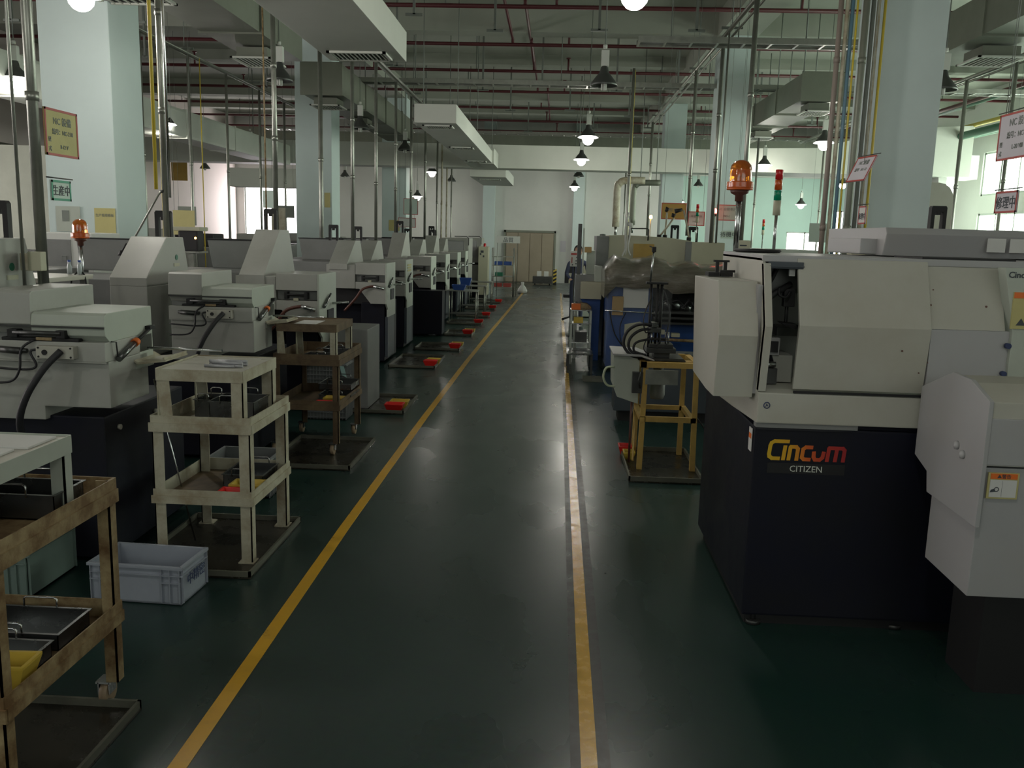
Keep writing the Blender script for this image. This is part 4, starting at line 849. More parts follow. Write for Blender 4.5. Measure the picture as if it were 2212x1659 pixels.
notice('notice', -4.82, -4.58, 1.66, 1.90, 8.39, 'mint_paint', 'grey notice with a small dark picture on the nearest left column', lines=())
solo('picture', box(-4.755, -4.69, 8.378, 8.382, 1.76, 1.86), 'ink_soft', 'small dark picture stuck on the grey notice of the nearest left column', 'picture', (-4.72, 8.38, 1.76))
notice('notice', -4.44, -4.235, 1.58, 1.89, 8.39, 'paper_yellow', 'yellow vertical notice on the nearest left column, right of the amber beacon', lines=(('生产管理看板', 0.5, 0.75, 0.03), ('注意 安全 第一', 0.5, 0.08, 0.026)))
# second column posters
notice('notice', -4.36, -4.25, 2.15, 2.42, 16.59, 'paper_yellow', 'small beige notice on the second left column', lines=())
# hanging signs of the left row: boards in the x = const plane, read from the aisle
def side_sign(nmx, lab, x, ya, yb, z0, z1, m, border, lines, ink, face='+x', tilt=0.0, rod=True, grp='hanging signs', wire=True):
    yc = (ya+yb)/2; t = thing(nmx, lab, 'sign', (x, yc, (z0+z1)/2), grp)
    w2 = (yb-ya)/2; h2 = (z1-z0)/2; b = 0.013; s = 1 if face == '+x' else -1
    box(-0.003, 0.003, -w2, w2, -h2, h2).build('board', m, t)
    f = MB()
    for sg in (-1, 1):
        xx = sorted((0.003*sg, 0.0055*sg))
        f.box(xx[0], xx[1], -w2, w2, h2-b, h2).box(xx[0], xx[1], -w2, w2, -h2, -h2+b).box(xx[0], xx[1], -w2, -w2+b, -h2, h2).box(xx[0], xx[1], w2-b, w2, -h2, h2)
    f.build('border', border, t)
    for st, fy, fz, sz in lines:
        o = text('lettering', st, sz, ink, t, (0, 0, 0), face, 'CENTER', bold=0.0006); o.location = (0.0045*s, s*(fy-0.5)*2*w2, -h2+fz*2*h2)
    if rod: MB().tube([(0, -w2-0.04, h2+0.012), (0, w2+0.03, h2+0.012)], 0.004, 6).build('hanging_rod', 'dark_steel', t)
    if face == '-x' and wire: MB().tube([(0, w2*0.8, h2), (0, w2*0.8, ZC-(z0+z1)/2)], 0.0025, 5).build('hanging_wire', 'hanger', t)
    t.rotation_euler = (tilt, 0, 0); return t
side_sign('hanging_sign', 'yellow sign with a red border hanging on the thick pole at the left', -2.87, 4.93, 5.27, 2.12, 2.38, 'paper_yellow', 'frame_red',
          (('NC 設備', 0.52, 0.68, 0.05), ('編号：NC-218', 0.52, 0.47, 0.034), ('型', 0.12, 0.30, 0.03), ('式', 0.12, 0.10, 0.03), ('B-12 V', 0.55, 0.17, 0.03)), 'ink_soft', rod=False)
side_sign('hanging_sign', 'small green-framed sign reading 生産中 hanging from a rod at the left', -2.87, 4.96, 5.16, 1.87, 1.985, 'sign_green', 'frame_teal', (('生産中', 0.5, 0.30, 0.062),), 'ink')
side_sign('hanging_sign', 'large lilac sign with a red border cut by the right edge of the picture', 2.9, 5.55, 6.17, 2.31, 2.605, 'sign_lilac', 'frame_red',
          (('NC 設備', 0.40, 0.72, 0.062), ('編号：NC-18', 0.40, 0.47, 0.046), ('型', 0.08, 0.30, 0.036), ('式', 0.08, 0.10, 0.036), ('L-20 VIII', 0.42, 0.22, 0.04)), 'ink_soft', '-x')
side_sign('hanging_sign', 'red-framed sign reading 修理中 at the right edge, below the large lilac sign', 2.9, 5.83, 6.11, 1.97, 2.11, 'sign_lilac', 'frame_red', (('修理中', 0.5, 0.25, 0.085),), 'ink', '-x')
t = side_sign('hanging_sign', 'lilac sign tilted sharply, hanging in front of the pipe bundle by the nearest right column', 2.53, 7.55, 7.87, 2.25, 2.48, 'sign_lilac', 'frame_red', (('NC 設備', 0.5, 0.68, 0.045), ('編号：NC-12', 0.5, 0.42, 0.034)), 'ink_soft', '-x', tilt=0.0, wire=False)
t.rotation_euler = (0, 0.43, 0.15)
t = side_sign('hanging_sign', 'small red-framed sign reading 修理中 on the pipe bundle by the nearest right column', 2.55, 7.55, 7.73, 1.91, 2.06, 'paper', 'frame_red', (('修理中', 0.5, 0.28, 0.06),), 'ink', '-x')
# signs facing the camera, far right row
notice('hanging_sign', 1.65, 2.02, 2.06, 2.29, 14.3, 'paper_gold', 'gold sign with a red border above the cream bar feeder in the right row', 'frame_red', (('数控 車床', 0.5, 0.5, 0.06),), grp='hanging signs')
notice('hanging_sign', 2.09, 2.33, 1.97, 2.17, 14.4, 'paper', 'white red-framed sign right of the gold sign', 'frame_red', (('平面磨床', 0.5, 0.6, 0.045), ('NO.12', 0.5, 0.2, 0.04)), grp='hanging signs')
notice('hanging_sign', 2.50, 2.80, 2.06, 2.28, 14.2, 'mint_paint', 'grey sign with a red border beside the glowing red lamp', 'frame_red', (('NC 自動車床', 0.5, 0.66, 0.05), ('NO-2', 0.5, 0.2, 0.04)), grp='hanging signs')
notice('hanging_sign', 2.56, 2.80, 1.77, 1.89, 14.1, 'sign_green', 'small pale sign reading 待機中 left of the large amber beacon', None, (('待機中', 0.5, 0.25, 0.09),), 'ink', grp='hanging signs')
MB().tube([(1.2, 14.32, 2.31), (2.1, 14.32, 2.31)], 0.007, 6)
# posters on pink / back walls and far signs
far = [('notice', -11.9, -11.4, 3.1, 4.05, 27.2, 'paper_gold', 'large gold hanging poster at the left, seen between the conduit poles'),
       ('notice', -8.2, -7.8, 1.75, 2.15, 19.0, 'mint_paint', 'small grey notice board left of the pink wall, above the dark benches'),
       ('notice', -5.05, -4.8, 1.7, 2.1, 15.6, 'worn_white', 'beige board standing among the poles left of the second left column'),
       ('notice', -5.25, -4.95, 1.62, 1.95, 12.0, 'paper_yellow', 'yellow board standing behind the second lathe'),
       ('notice', -4.6, -4.4, 2.05, 2.32, 13.8, 'sign_green', 'pale green sign with rounded corners just left of the second left column'),
       ('notice', -5.7, -5.35, 1.95, 2.2, 18.0, 'ink_soft', 'small dark notice on the pole in front of the bright opening'),
       ('notice', -3.62, -3.3, 2.15, 2.5, 21.0, 'sign_green', 'pale sign with red edge among the poles of the far left row'),
       ('notice', -3.75, -3.35, 1.85, 2.05, 21.0, 'paper', 'white sign with a thin red frame below the pale sign, far left row'),
       ('notice', 6.05, 6.5, 1.75, 2.2, 21.8, 'ink_soft', 'grey square board on the distant pole in front of the mint wall'),
       ('notice', 6.6, 7.05, 1.85, 2.35, 20.0, 'worn_white', 'framed board seen through the pipe bundle at the right'),
       ('notice', 6.9, 7.25, 1.8, 1.98, 14.2, 'paper_yellow', 'yellow notice behind the black loop at the right edge'),
       ('notice', 0.14, 0.34, 1.15, 1.55, 32.997, 'sign_lilac', 'paper poster on the back wall right of the brown door'),
       ('notice', -4.7, -4.4, 1.75, 2.05, 24.797, 'paper_yellow', 'beige notice on the third left column')]
for i, (a_, x0, x1, z0, z1, y, m_, lab) in enumerate(far):
    notice(a_, x0, x1, z0, z1, y, m_, lab, 'frame_red' if 'red' in lab else None)
# second row at the far left: dark benches with equipment
fl = [(-5.9, 9.6, 1.2, 'dark'), (-6.7, 12.2, 1.4, 'mid'), (-5.9, 14.6, 1.4, 'dark'), (-7.9, 17.2, 1.45, 'mid'), (-6.3, 19.6, 1.4, 'mid'), (-8.9, 20.6, 1.4, 'dark'), (-5.9, 17.2, 1.4, 'mid'), (-7.0, 24.0, 1.4, 'mid'), (-5.6, 22.4, 1.35, 'mid')]
for k, (x, y, h, c) in enumerate(fl):
    t = thing('machine_cabinet', '%s grey machine block in the second left row, %s from the camera' % (c, ORD[k]), 'machine', (x, y, 0), 'second row machines left')
    box(-0.55, 0.5, 0, 1.2, 0.02, h*0.62, bev=0.01).build('base', 'navy', t)
    box(-0.6, 0.45, 0.02, 1.15, h*0.62, h, bev=0.02).build('cabinet_body', 'mid_grey', t)
    box(-0.45, 0.1, 0.2, 0.7, h, h+0.22, bev=0.03).build('top_unit', 'grey_paint' if c == 'mid' else 'black', t)
    box(-0.5, -0.1, -0.005, 0.02, h*0.72, h*0.92, bev=0.004).build('access_door', 'grey_paint', t)
t = thing('monitor', 'dark monitor box with an orange indicator light behind the second lathe', 'monitor', (-4.75, 11.3, 1.42))
box(-0.14, 0.12, 0, 0.2, 0, 0.26, bev=0.02).build('housing', 'black', t); box(-0.2, 0.16, -0.02, 0.25, 0.26, 0.31, bev=0.01).build('lid', 'cream', t)
MB().tube([(0.09, -0.005, 0.17), (0.09, 0.004, 0.17)], 0.014, 10).build('indicator', 'led_amber', t)
solo('monitor_stand', MB().box(-4.9, -4.6, 11.25, 11.55, 1.40, 1.42).box(-4.78, -4.72, 11.36, 11.42, 0, 1.40), 'galv', 'grey stand carrying the dark monitor box', 'stand', (-4.75, 11.4, 0))
solo('canopy_box', box(-7.2, -5.6, 19.4, 19.9, 2.62, 3.02, bev=0.01), 'white_duct', 'grey rectangular duct box in front of the bright opening at the left', 'duct box', (-6.4, 19.6, 2.62))
solo('gate_panel', box(-10.5, -7.35, 13.0, 13.15, 0, 2.85), 'galv_duct', 'grey roller panel at the far left behind the sign pole', 'panel', (-9, 13, 0))
# ------------------------------------------------------------ end of the left row
t = thing('electrical_cabinet', 'narrow cream cabinet with dark marks at the end of the left row', 'cabinet', (-1.93, 23.6, 0.0), 'cabinets at the row end')
box(-0.14, 0.12, 0, 0.5, 0.12, 1.40, bev=0.01).build('body', 'cream', t); box(-0.12, 0.10, 0.02, 0.48, 0.0, 0.12).build('plinth', 'black', t)
MB().box(-0.08, 0.0, -0.004, 0, 1.24, 1.30).box(-0.1, -0.06, -0.004, 0, 1.18, 1.23).box(-0.02, 0.02, -0.004, 0, 1.12, 1.17).build('dark_marks', 'ink', t)
MB().lathe([(0.035, 1.40), (0.035, 1.47), (0.02, 1.49), (0, 1.49)], 0.02, 0.1, 14).build('red_lamp', 'lens_red', t)
t = thing('shelf_rack', 'open wire shelf rack with blue, green and red boxes, end of the left row', 'shelf', (-1.49, 24.9, 0))
for x in (-0.3, 0.3):
    for y in (0, 0.5): MB().tube([(x, y, 0), (x, y, 1.36)], 0.014, 8).build('post', 'galv', t)
for z in (0.25, 0.55, 0.86, 1.1): box(-0.3, 0.3, 0, 0.5, z, z+0.02).build('shelf_board', 'galv', t)
for k, (x, y, z, m, lab) in enumerate(((-1.62, 25.1, 0.882, 'plastic_blue', 'left blue box on the upper shelf of the wire rack'), (-1.36, 25.1, 0.882, 'plastic_blue', 'right blue box on the upper shelf of the wire rack'), (-1.6, 25.1, 0.572, 'plastic_green', 'green box on the middle shelf of the wire rack'), (-1.62, 25.1, 0.272, 'frame_red', 'dark red box on the bottom shelf of the wire rack'), (-1.36, 25.1, 0.272, 'frame_red', 'second dark red box on the bottom shelf of the wire rack'))):
    solo('storage_box', MB().box(x-0.11, x+0.11, y-0.12, y+0.12, z, z+0.10, bev=0.008), m, lab, 'box', (x, y, z), 'boxes on the rack')
t = thing('hanging_sign', 'white sign with dark characters above the wire rack', 'sign', (-1.3, 24.85, 1.50))
box(-0.4, 0.28, 0, 0.01, 0, 0.19).build('board', 'paper', t); text('lettering', '品質', 0.15, 'ink', t, (-1.35, 24.845, 1.53), '-y', 'CENTER')
for x in (-0.35, 0.2): MB().tube([(x, 0.012, -1.49), (x, 0.012, 0.2)], 0.01, 6).build('post', 'galv', t)
solo('plastic_bag', MB().lathe([(0.0, 0.0), (0.13, 0.01), (0.15, 0.08), (0.10, 0.18), (0.035, 0.26), (0.05, 0.33), (0.0, 0.34)], -0.98, 26.6, 16), 'paper', 'white plastic bag on the floor beside the yellow line near the door', 'bag', (-0.98, 26.6, 0.0))
t = thing('floor_barrier', 'yellow and black striped post right of the brown door', 'post', (-0.02, 31.6, 0))
box(-0.06, 0.06, 0, 0.06, 0, 0.55).build('post_body', 'black', t)
for i in range(4): MB().prism([(-0.061, 0.06+i*0.13), (0.061, 0.12+i*0.13), (0.061, 0.18+i*0.13), (-0.061, 0.12+i*0.13)], 'y', -0.004, 0.0).build('stripe', 'bin_yellow', t)
t = thing('waste_cart', 'low dark cart with two white canisters in front of the brown door', 'cart', (-0.42, 31.2, 0))
box(-0.38, 0.3, 0, 0.5, 0.06, 0.30, bev=0.01).build('cart_body', 'dark_steel', t)
for x in (-0.3, 0.22): MB().tube([(x-0.02, 0.1, 0.04), (x+0.02, 0.1, 0.04)], 0.04, 12).build('wheel', 'rubber', t)
for k, (x, s) in enumerate(((-0.58, 'left'), (-0.33, 'right'))): solo('canister', MB().box(x-0.08, x+0.08, 31.35, 31.5, 0.301, 0.48, bev=0.02), 'paper', 'white canister on the low cart, %s one' % s, 'canister', (x, 31.4, 0.301), 'canisters')
# ============================================================ RIGHT: LARGE IVORY LATHE
t = thing('lathe', 'large ivory and navy lathe filling the right side, with a colourful name decal', 'machine', (1.7, 4.4, 0))
MB().box(0.91, 2.75, 3.87, 5.15, 0.05, 0.935, bev=0.01).box(0.93, 2.7, 3.89, 5.1, 0.93, 0.965).build('base', 'navy', t, world=True)
MB().box(0.93, 2.7, 3.90, 5.05, 0.0, 0.06).build('plinth', 'black', t, world=True)
for x, y in ((0.97, 3.90), (0.97, 4.95), (1.62, 3.92)):
    MB().tube([(x, y, 0.002), (x, y, 0.02)], 0.035, 14).tube([(x, y, 0.02), (x, y, 0.1)], 0.012, 10).build('levelling_foot', 'dark_steel', t, world=True)
box(0.908, 1.35, 3.85, 3.9, 0.938, 0.962).build('trim_strip', 'mid_grey', t, world=True)
body = MB()
body.prism([(3.84, 0.96), (3.84, 1.095), (3.90, 1.105), (4.78, 1.105), (4.78, 0.915), (4.4, 0.93)], 'x', 0.905, 2.6, bev=0.006)
body.build('sill', 'ivory_paint', t, world=True)
MB().prism([(3.85, 1.10), (3.81, 1.39), (3.925, 1.655), (3.97, 1.675), (4.88, 1.675), (4.78, 1.10)], 'x', 0.905, 0.915).build('side_wall', 'ivory_paint', t, world=True)
MB().prism([(3.845, 1.10), (3.845, 1.0), (3.80, 1.39)][0:1]+[(3.805, 1.39), (3.92, 1.655), (3.96, 1.655), (3.845, 1.39), (3.885, 1.10)], 'x', 0.905, 0.937, bev=0.003).build('front_post', 'ivory_paint', t, world=True)
box(0.905, 2.6, 3.95, 4.88, 1.66, 1.69, bev=0.005).build('roof', 'ivory_clean', t, world=True)
MB().box(0.93, 1.08, 3.925, 3.95, 1.632, 1.662, bev=0.003).box(0.93, 1.08, 3.915, 3.93, 1.64, 1.645).build('door_track', 'slate', t, world=True)
door = MB().prism([(3.862, 1.112), (3.832, 1.395), (3.945, 1.678), (3.965, 1.678), (3.855, 1.395), (3.882, 1.112)], 'x', 1.057, 1.615, bev=0.003).build('sliding_door', 'ivory_paint', t, world=True)
MB().box(1.055, 1.62, 3.835, 3.845, 1.098, 1.108).build('door_groove', 'black', t, world=True)
MB().prism([(3.845, 1.098), (3.85, 1.395), (3.90, 1.395), (3.90, 1.098)], 'x', 1.62, 1.95, bev=0.002).build('lower_fixed_panel', 'ivory_clean', t, world=True)
MB().prism([(3.85, 1.396), (3.955, 1.66), (3.975, 1.66), (3.90, 1.396)], 'x', 1.60, 1.93, bev=0.002).build('upper_fixed_panel', 'ivory_paint', t, world=True)
MB().prism([(1.89, 1.665), (2.6, 1.665), (2.6, 1.20), (1.95, 1.20), (1.95, 1.395)], 'y', 3.83, 3.90, bev=0.004).build('control_panel', 'mint_paint', t, world=True)
for x, z, r in ((1.94, 1.335, 0.012), (1.935, 1.215, 0.011)): MB().tube([(x, 3.845, z), (x, 3.825, z)], r, 14).build('rubber_plug', 'ink_blue', t, world=True)
box(1.60, 2.0, 3.97, 4.3, 1.668, 1.698).build('roof_gap', 'black', t, world=True)
# interior
box(0.935, 1.62, 4.25, 4.29, 1.10, 1.66).build('inner_back_wall', 'ivory_clean', t, world=True)
box(0.92, 0.94, 3.95, 4.5, 1.10, 1.65).build('inner_liner', 'ink_blue', t, world=True)
mb = MB().box(0.985, 1.035, 4.05, 4.1, 1.235, 1.315, bev=0.004)
sp = mb.build('spindle_window', 'ivory_clean', t, world=True); box(0.994, 1.026, 4.04, 4.051, 1.25, 1.30).build('window_glass', 'black', sp, world=True)
MB().prism([(1.0, 1.11), (1.10, 1.11), (1.10, 1.235), (1.005, 1.235), (1.02, 1.19)], 'y', 4.06, 4.25, bev=0.004).build('spindle_housing', 'grey_paint', t, world=True)
MB().tube([(0.94, 4.0, 1.20), (1.01, 4.0, 1.20)], 0.012, 12).build('spindle', 'steel', t, world=True)
box(0.94, 1.02, 4.0, 4.1, 1.11, 1.18).build('tool_block', 'dark_steel', t, world=True); box(1.03, 1.2, 4.1, 4.3, 1.32, 1.36).build('tool_block', 'dark_steel', t, world=True); box(0.94, 1.18, 4.05, 4.35, 1.52, 1.655).build('tool_block', 'dark_steel', t, world=True)
MB().tube([(0.945, 4.0, 1.47), (0.97, 4.0, 1.51), (1.02, 4.02, 1.54), (1.06, 4.05, 1.56)], 0.014, 12, smooth=5).tube([(1.0, 4.0, 1.545), (1.0, 3.99, 1.515), (1.03, 3.99, 1.505), (1.05, 4.0, 1.53)], 0.006, 8, smooth=5).tube([(1.0, 4.05, 1.64), (0.97, 4.03, 1.58), (0.95, 4.02, 1.56)], 0.01, 8, smooth=4).build('coolant_hose', 'black', t, world=True)
MB().box(1.03, 1.08, 4.02, 4.06, 1.46, 1.54, bev=0.004).tube([(1.045, 4.04, 1.46), (1.045, 4.04, 1.39)], 0.003, 6).tube([(1.055, 4.04, 1.46), (1.055, 4.04, 1.39)], 0.003, 6).prism([(1.02, 1.39), (1.09, 1.385), (1.09, 1.36), (1.04, 1.378)], 'y', 4.0, 4.08).build('nozzle_holder', 'black', t, world=True)
box(1.03, 1.055, 3.965, 3.98, 1.60, 1.64).build('small_label', 'paper', t, world=True)
# chute cover box at the left end
MB().prism([(3.90, 1.062), (3.86, 1.34), (3.955, 1.572), (4.62, 1.565), (4.56, 1.30), (4.50, 1.085), (4.1, 1.062)], 'x', 0.72, 0.892, bev=0.004).build('chute_cover', 'ivory_paint', t, world=True)
MB().box(0.885, 0.908, 3.90, 4.5, 1.08, 1.56).build('cover_flange', 'ivory_clean', t, world=True)
MB().tube([(0.80, 4.35, 1.575), (0.80, 4.35, 1.60), (0.87, 4.35, 1.60)], 0.006, 8).box(0.76, 0.88, 4.45, 4.55, 1.57, 1.59).box(0.80, 0.815, 4.48, 4.5, 1.59, 1.64).box(0.84, 0.855, 4.48, 4.5, 1.59, 1.64).box(0.79, 0.865, 4.475, 4.505, 1.64, 1.65).build('top_fitting', 'black', t, world=True)
# decals
dc = thing('tmp', None, None); bpy.data.objects.remove(dc)
lg = MB(); DEPTH = [0.0]
def stroke(pts, w):
    """flat letter stroke as overlapping bars in the decal plane (x,z), letters leaning slightly"""
    for (xa, za), (xb, zb) in zip(pts, pts[1:]):
        dx, dz = xb-xa, zb-za; L = math.hypot(dx, dz); ux, uz = dx/L, dz/L; nx, nz = -uz*w/2, ux*w/2; e = w*0.3
        q = [(xa-ux*e+nx, za-uz*e+nz), (xb+ux*e+nx, zb+uz*e+nz), (xb+ux*e-nx, zb+uz*e-nz), (xa-ux*e-nx, za-uz*e-nz)]
        DEPTH[0] += 0.00004; lg.prism([(x+0.10*z, z) for x, z in q], 'y', -0.0012-DEPTH[0], -0.0004)
W = 0.0165
stroke([(0.062, 0.092), (0.026, 0.092), (0.013, 0.084), (0.010, 0.072), (0.010, 0.034), (0.013, 0.022), (0.026, 0.0135), (0.056, 0.0135)], W)
stroke([(0.0715, 0.092), (0.0865, 0.092)], W*0.95)
stroke([(0.0755, 0.069), (0.0755, 0.011)], W)
stroke([(0.099, 0.011), (0.099, 0.067)], W); stroke([(0.099, 0.069), (0.124, 0.069), (0.133, 0.060), (0.134, 0.011)], W)
stroke([(0.193, 0.069), (0.166, 0.069), (0.156, 0.060), (0.156, 0.022), (0.166, 0.0135), (0.191, 0.0135)], W)
stroke([(0.205, 0.046), (0.207, 0.026), (0.215, 0.0135), (0.236, 0.0135), (0.246, 0.024), (0.248, 0.047)], W)
stroke([(0.268, 0.011), (0.268, 0.067)], W); stroke([(0.268, 0.069), (0.328, 0.069), (0.337, 0.060), (0.338, 0.011)], W); stroke([(0.303, 0.069), (0.303, 0.011)], W)
o = lg.build('brand_lettering', 'logo_gradient', t); o.location = (0.965-1.7, 3.8695-4.4, 0.782); o.rotation_euler = (0, 0, 0)
box(0.975, 1.315, 3.867, 3.8695, 0.728, 0.776).build('black_strip', 'black', t, world=True)
text('maker_lettering', 'CITIZEN', 0.040, 'white_text', t, (1.145, 3.8662, 0.738), '-y', 'CENTER', sx=0.98)
text('brand_lettering_small', 'Cincom', 0.036, 'ink', t, (1.905, 3.828, 1.625), '-y', 'LEFT', bold=0.0006)
MB().tube([(0.945+0.013*math.cos(a*math.pi/8), 3.838, 1.04+0.013*math.sin(a*math.pi/8)) for a in range(17)], 0.0022, 6, cap=False).tube([(0.94, 3.838, 1.034), (0.946, 3.838, 1.044), (0.951, 3.838, 1.036), (0.942, 3.838, 1.046)], 0.0018, 6).build('round_emblem', 'ink_blue', t, world=True)
box(0.903, 0.9065, 3.90, 3.955, 0.815, 0.92).build('side_label', 'paper', t, world=True)
box(0.902, 0.9035, 3.905, 3.95, 0.872, 0.895).build('orange_band', 'orange', t, world=True)
w_ = MB().box(1.935, 2.06, 3.822, 3.83, 1.41, 1.565).build('warning_label', 'paper_yellow', t, world=True)
box(1.935, 2.06, 3.820, 3.822, 1.54, 1.565).build('label_header', 'orange', w_, world=True)
MB().prism([(1.955, 1.425), (1.995, 1.425), (1.975, 1.455)], 'y', 3.82, 3.822).build('warning_sign', 'ink', w_, world=True)
rng2 = random.Random(5)
pits = MB()
for k in range(9):
    x = rng2.uniform(1.15, 1.9); z = rng2.uniform(1.2, 1.6); y = (3.835 if z < 1.395 else 3.835+(z-1.395)*0.4) - (0.0 if x < 1.62 else -0.012)
    pits.tube([(x, y+0.004, z), (x, y-0.0015, z)], rng2.uniform(0.0025, 0.005), 7)
pits.build('paint_chips', 'hose_brown', t, world=True)
black_loop(t, 2.03-1.7, 0.5, 1.825, 0.62)
# bar feeder on top/behind the lathe
f = thing('bar_feeder', 'long ivory bar feeder box lying behind and above the large ivory lathe', 'machine', (2.2, 4.7, 1.692))
MB().prism([(4.42, 1.695), (4.38, 1.80), (4.40, 1.83), (5.3, 1.83), (5.3, 1.695)], 'x', 1.585, 3.1, bev=0.006).build('housing', 'ivory_clean', f, world=True)
box(1.505, 1.60, 4.5, 5.0, 1.70, 1.775, bev=0.006).build('end_cap', 'ivory_clean', f, world=True)
for x in (2.06, 2.165): box(x, x+0.085, 4.372, 4.376, 1.725, 1.79).build('paper_form', 'paper', f, world=True)
solo('oval_cap', MB().lathe([(0.0, 0.0), (0.11, 0.0), (0.12, 0.008), (0.11, 0.016), (0, 0.018)], 1.03, 4.62, 24), 'black', 'black round cap plate on the roof of the large ivory lathe, below the beacon', 'cap', (1.03, 4.62, 1.691))
bpy.data.objects['oval_cap'].location = (0, 0, 1.692) if False else (1.03, 4.62, 1.692)
for v in bpy.data.objects['oval_cap'].data.vertices: v.co.z += 1.691
beacon(0.945, 4.75, 1.692, 1.98, 'large amber beacon on a chrome pole on top of the large ivory lathe', 1.0)
def tower(x, y, z0, z1, r, lab, cream=True):
    t = thing('signal_tower', lab, 'signal light', (x, y, z0), 'signal towers')
    MB().tube([(0, 0, 0), (0, 0, z1-z0)], r*0.42, 12).build('pole', 'steel', t); h = z1-z0; s = r*2.6
    MB().lathe([(0, h-0.002), (r, h), (r, h+s*1.5), (0, h+s*1.5)], n=18).build('base_section', 'cream', t)
    for k, (m, nm_) in enumerate((('lens_green', 'green_lens'), ('amber_base', 'amber_lens'), ('lens_red', 'red_lens'))):
        z = h+s*1.5+k*s*1.05; MB().lathe([(0, z), (r, z+0.002), (r, z+s), (r*0.9, z+s*1.04), (0, z+s*1.05)], n=18).build(nm_, m, t)
    return t
tower(1.155, 4.8, 1.692, 1.885, 0.0195, 'signal tower with red, amber and green lenses beside the large amber beacon')
tower(4.55, 20.0, 0.0, 1.88, 0.028, 'small distant signal tower in front of the mint wall')
tower(2.10, 13.6, 1.72, 2.0, 0.022, 'small signal tower with red and green lenses in front of the white red-framed sign')
# ------------------------------------------------------------ foreground unit
t = thing('chip_conveyor', 'white angular conveyor unit at the right edge in front of the large ivory lathe', 'machine', (1.9, 3.5, 0))
MB().prism([(3.825, 1.15), (3.55, 1.255), (3.39, 1.25), (3.23, 1.195), (3.23, 0.715), (3.67, 0.725), (3.69, 0.81), (3.825, 0.85)], 'x', 1.595, 1.612, bev=0.003).build('end_plate', 'ivory_clean', t, world=True)
MB().prism([(3.825, 1.14), (3.55, 1.245), (3.39, 1.24), (3.245, 1.19), (3.245, 0.95), (3.825, 0.95)], 'x', 1.612, 2.5, bev=0.003).build('upper_body', 'ivory_paint', t, world=True)
box(1.612, 2.5, 3.238, 3.25, 0.955, 1.13, bev=0.003).build('front_panel', 'ivory_clean', t, world=True)
MB().prism([(3.26, 0.94), (3.66, 0.94), (3.66, 0.44), (3.27, 0.43)], 'x', 1.614, 2.5, bev=0.004).build('lower_body', 'ivory_clean', t, world=True)
box(1.63, 2.48, 3.27, 3.6, 0.936, 0.956).build('dark_gap', 'black', t, world=True)
for y, z in ((3.44, 0.982), (3.385, 0.958)): MB().lathe([(0, 0), (0.018, 0), (0.016, 0.01), (0.006, 0.015), (0, 0.016)], n=16).build('domed_knob', 'ivory_clean', t)
for o, (y, z) in zip([x for x in bpy.data.objects if x.name.startswith('domed_knob')], ((3.44, 0.982), (3.385, 0.958))):
    o.location = (1.595-1.9, y-3.5, z); o.rotation_euler = (0, -math.pi/2, 0)
wl = box(1.632, 1.745, 3.250, 3.256, 0.825, 0.925, bev=0.001).build('warning_label', 'paper_yellow', t, world=True)
box(1.640, 1.737, 3.247, 3.250, 0.902, 0.922).build('label_header', 'orange', wl, world=True)
box(1.640, 1.737, 3.2475, 3.250, 0.832, 0.898).build('label_paper', 'paper', wl, world=True)
MB().tube([(1.665+0.008*math.cos(a*math.pi/6), 3.2465, 0.862+0.008*math.sin(a*math.pi/6)) for a in range(13)], 0.0015, 5, cap=False).prism([(1.642, 0.85), (1.66, 0.853), (1.655, 0.864), (1.645, 0.86)], 'y', 3.246, 3.2475).build('hand_pictogram', 'ink', wl, world=True)
text('lettering', '▲警告', 0.017, 'ink', wl, (1.688, 3.2465, 0.906), '-y', 'CENTER'); box(1.684, 1.6845, 3.2468, 3.2475, 0.834, 0.896).build('label_rule', 'ink', wl, world=True)
MB().box(1.72, 2.4, 3.34, 3.6, 0.0, 0.44).build('support_leg', 'black', t, world=True)  # leg added under the body; its black stands for the shade there
# ============================================================ YELLOW FRAME STAND
t = thing('drip_tray', 'oily drip tray under the yellow steel frame at the right of the aisle', 'drip tray', (0.84, 6.6, 0.002), 'drip trays')
box(0.58, 1.12, 6.20, 7.15, 0.002, 0.012).build('plate', 'oily_plate', t, world=True)
MB().box(0.58, 1.12, 6.20, 6.212, 0.012, 0.045).box(0.58, 1.12, 7.138, 7.15, 0.012, 0.045).box(0.58, 0.592, 6.2, 7.15, 0.012, 0.045).box(1.108, 1.12, 6.2, 7.15, 0.012, 0.045).build('rim', 'plate_edge', t, world=True)
bin_(0.615, 7.02, 0.013, 'bin_red', 'red plastic bin beside the legs of the yellow steel frame', 0.10, 0.13, 0.07)
bin_(0.632, 6.86, 0.013, 'bin_yellow', 'yellow plastic bin beside the legs of the yellow steel frame', 0.08, 0.12, 0.06)
t = thing('steel_stand', 'yellow steel frame stand at the right of the aisle carrying a small clamping rig', 'stand', (0.86, 6.75, 0.014))
for (xb, yb, xt) in ((0.665, 6.52, 0.68), (1.065, 6.52, 1.055), (0.665, 7.02, 0.68), (1.035, 7.02, 1.035)):
    MB().prism([(xb, 0.014), (xb+0.04, 0.014), (xt+0.036, 0.80), (xt, 0.80)], 'y', yb, yb+0.035).build('leg', 'yellow_frame', t, world=True)
MB().box(0.67, 1.09, 6.52, 6.55, 0.385, 0.425).box(0.68, 1.07, 7.02, 7.05, 0.385, 0.42).box(0.67, 0.705, 6.5, 7.05, 0.385, 0.42).box(1.05, 1.085, 6.52, 7.05, 0.385, 0.42).build('cross_bars', 'yellow_frame', t, world=True)
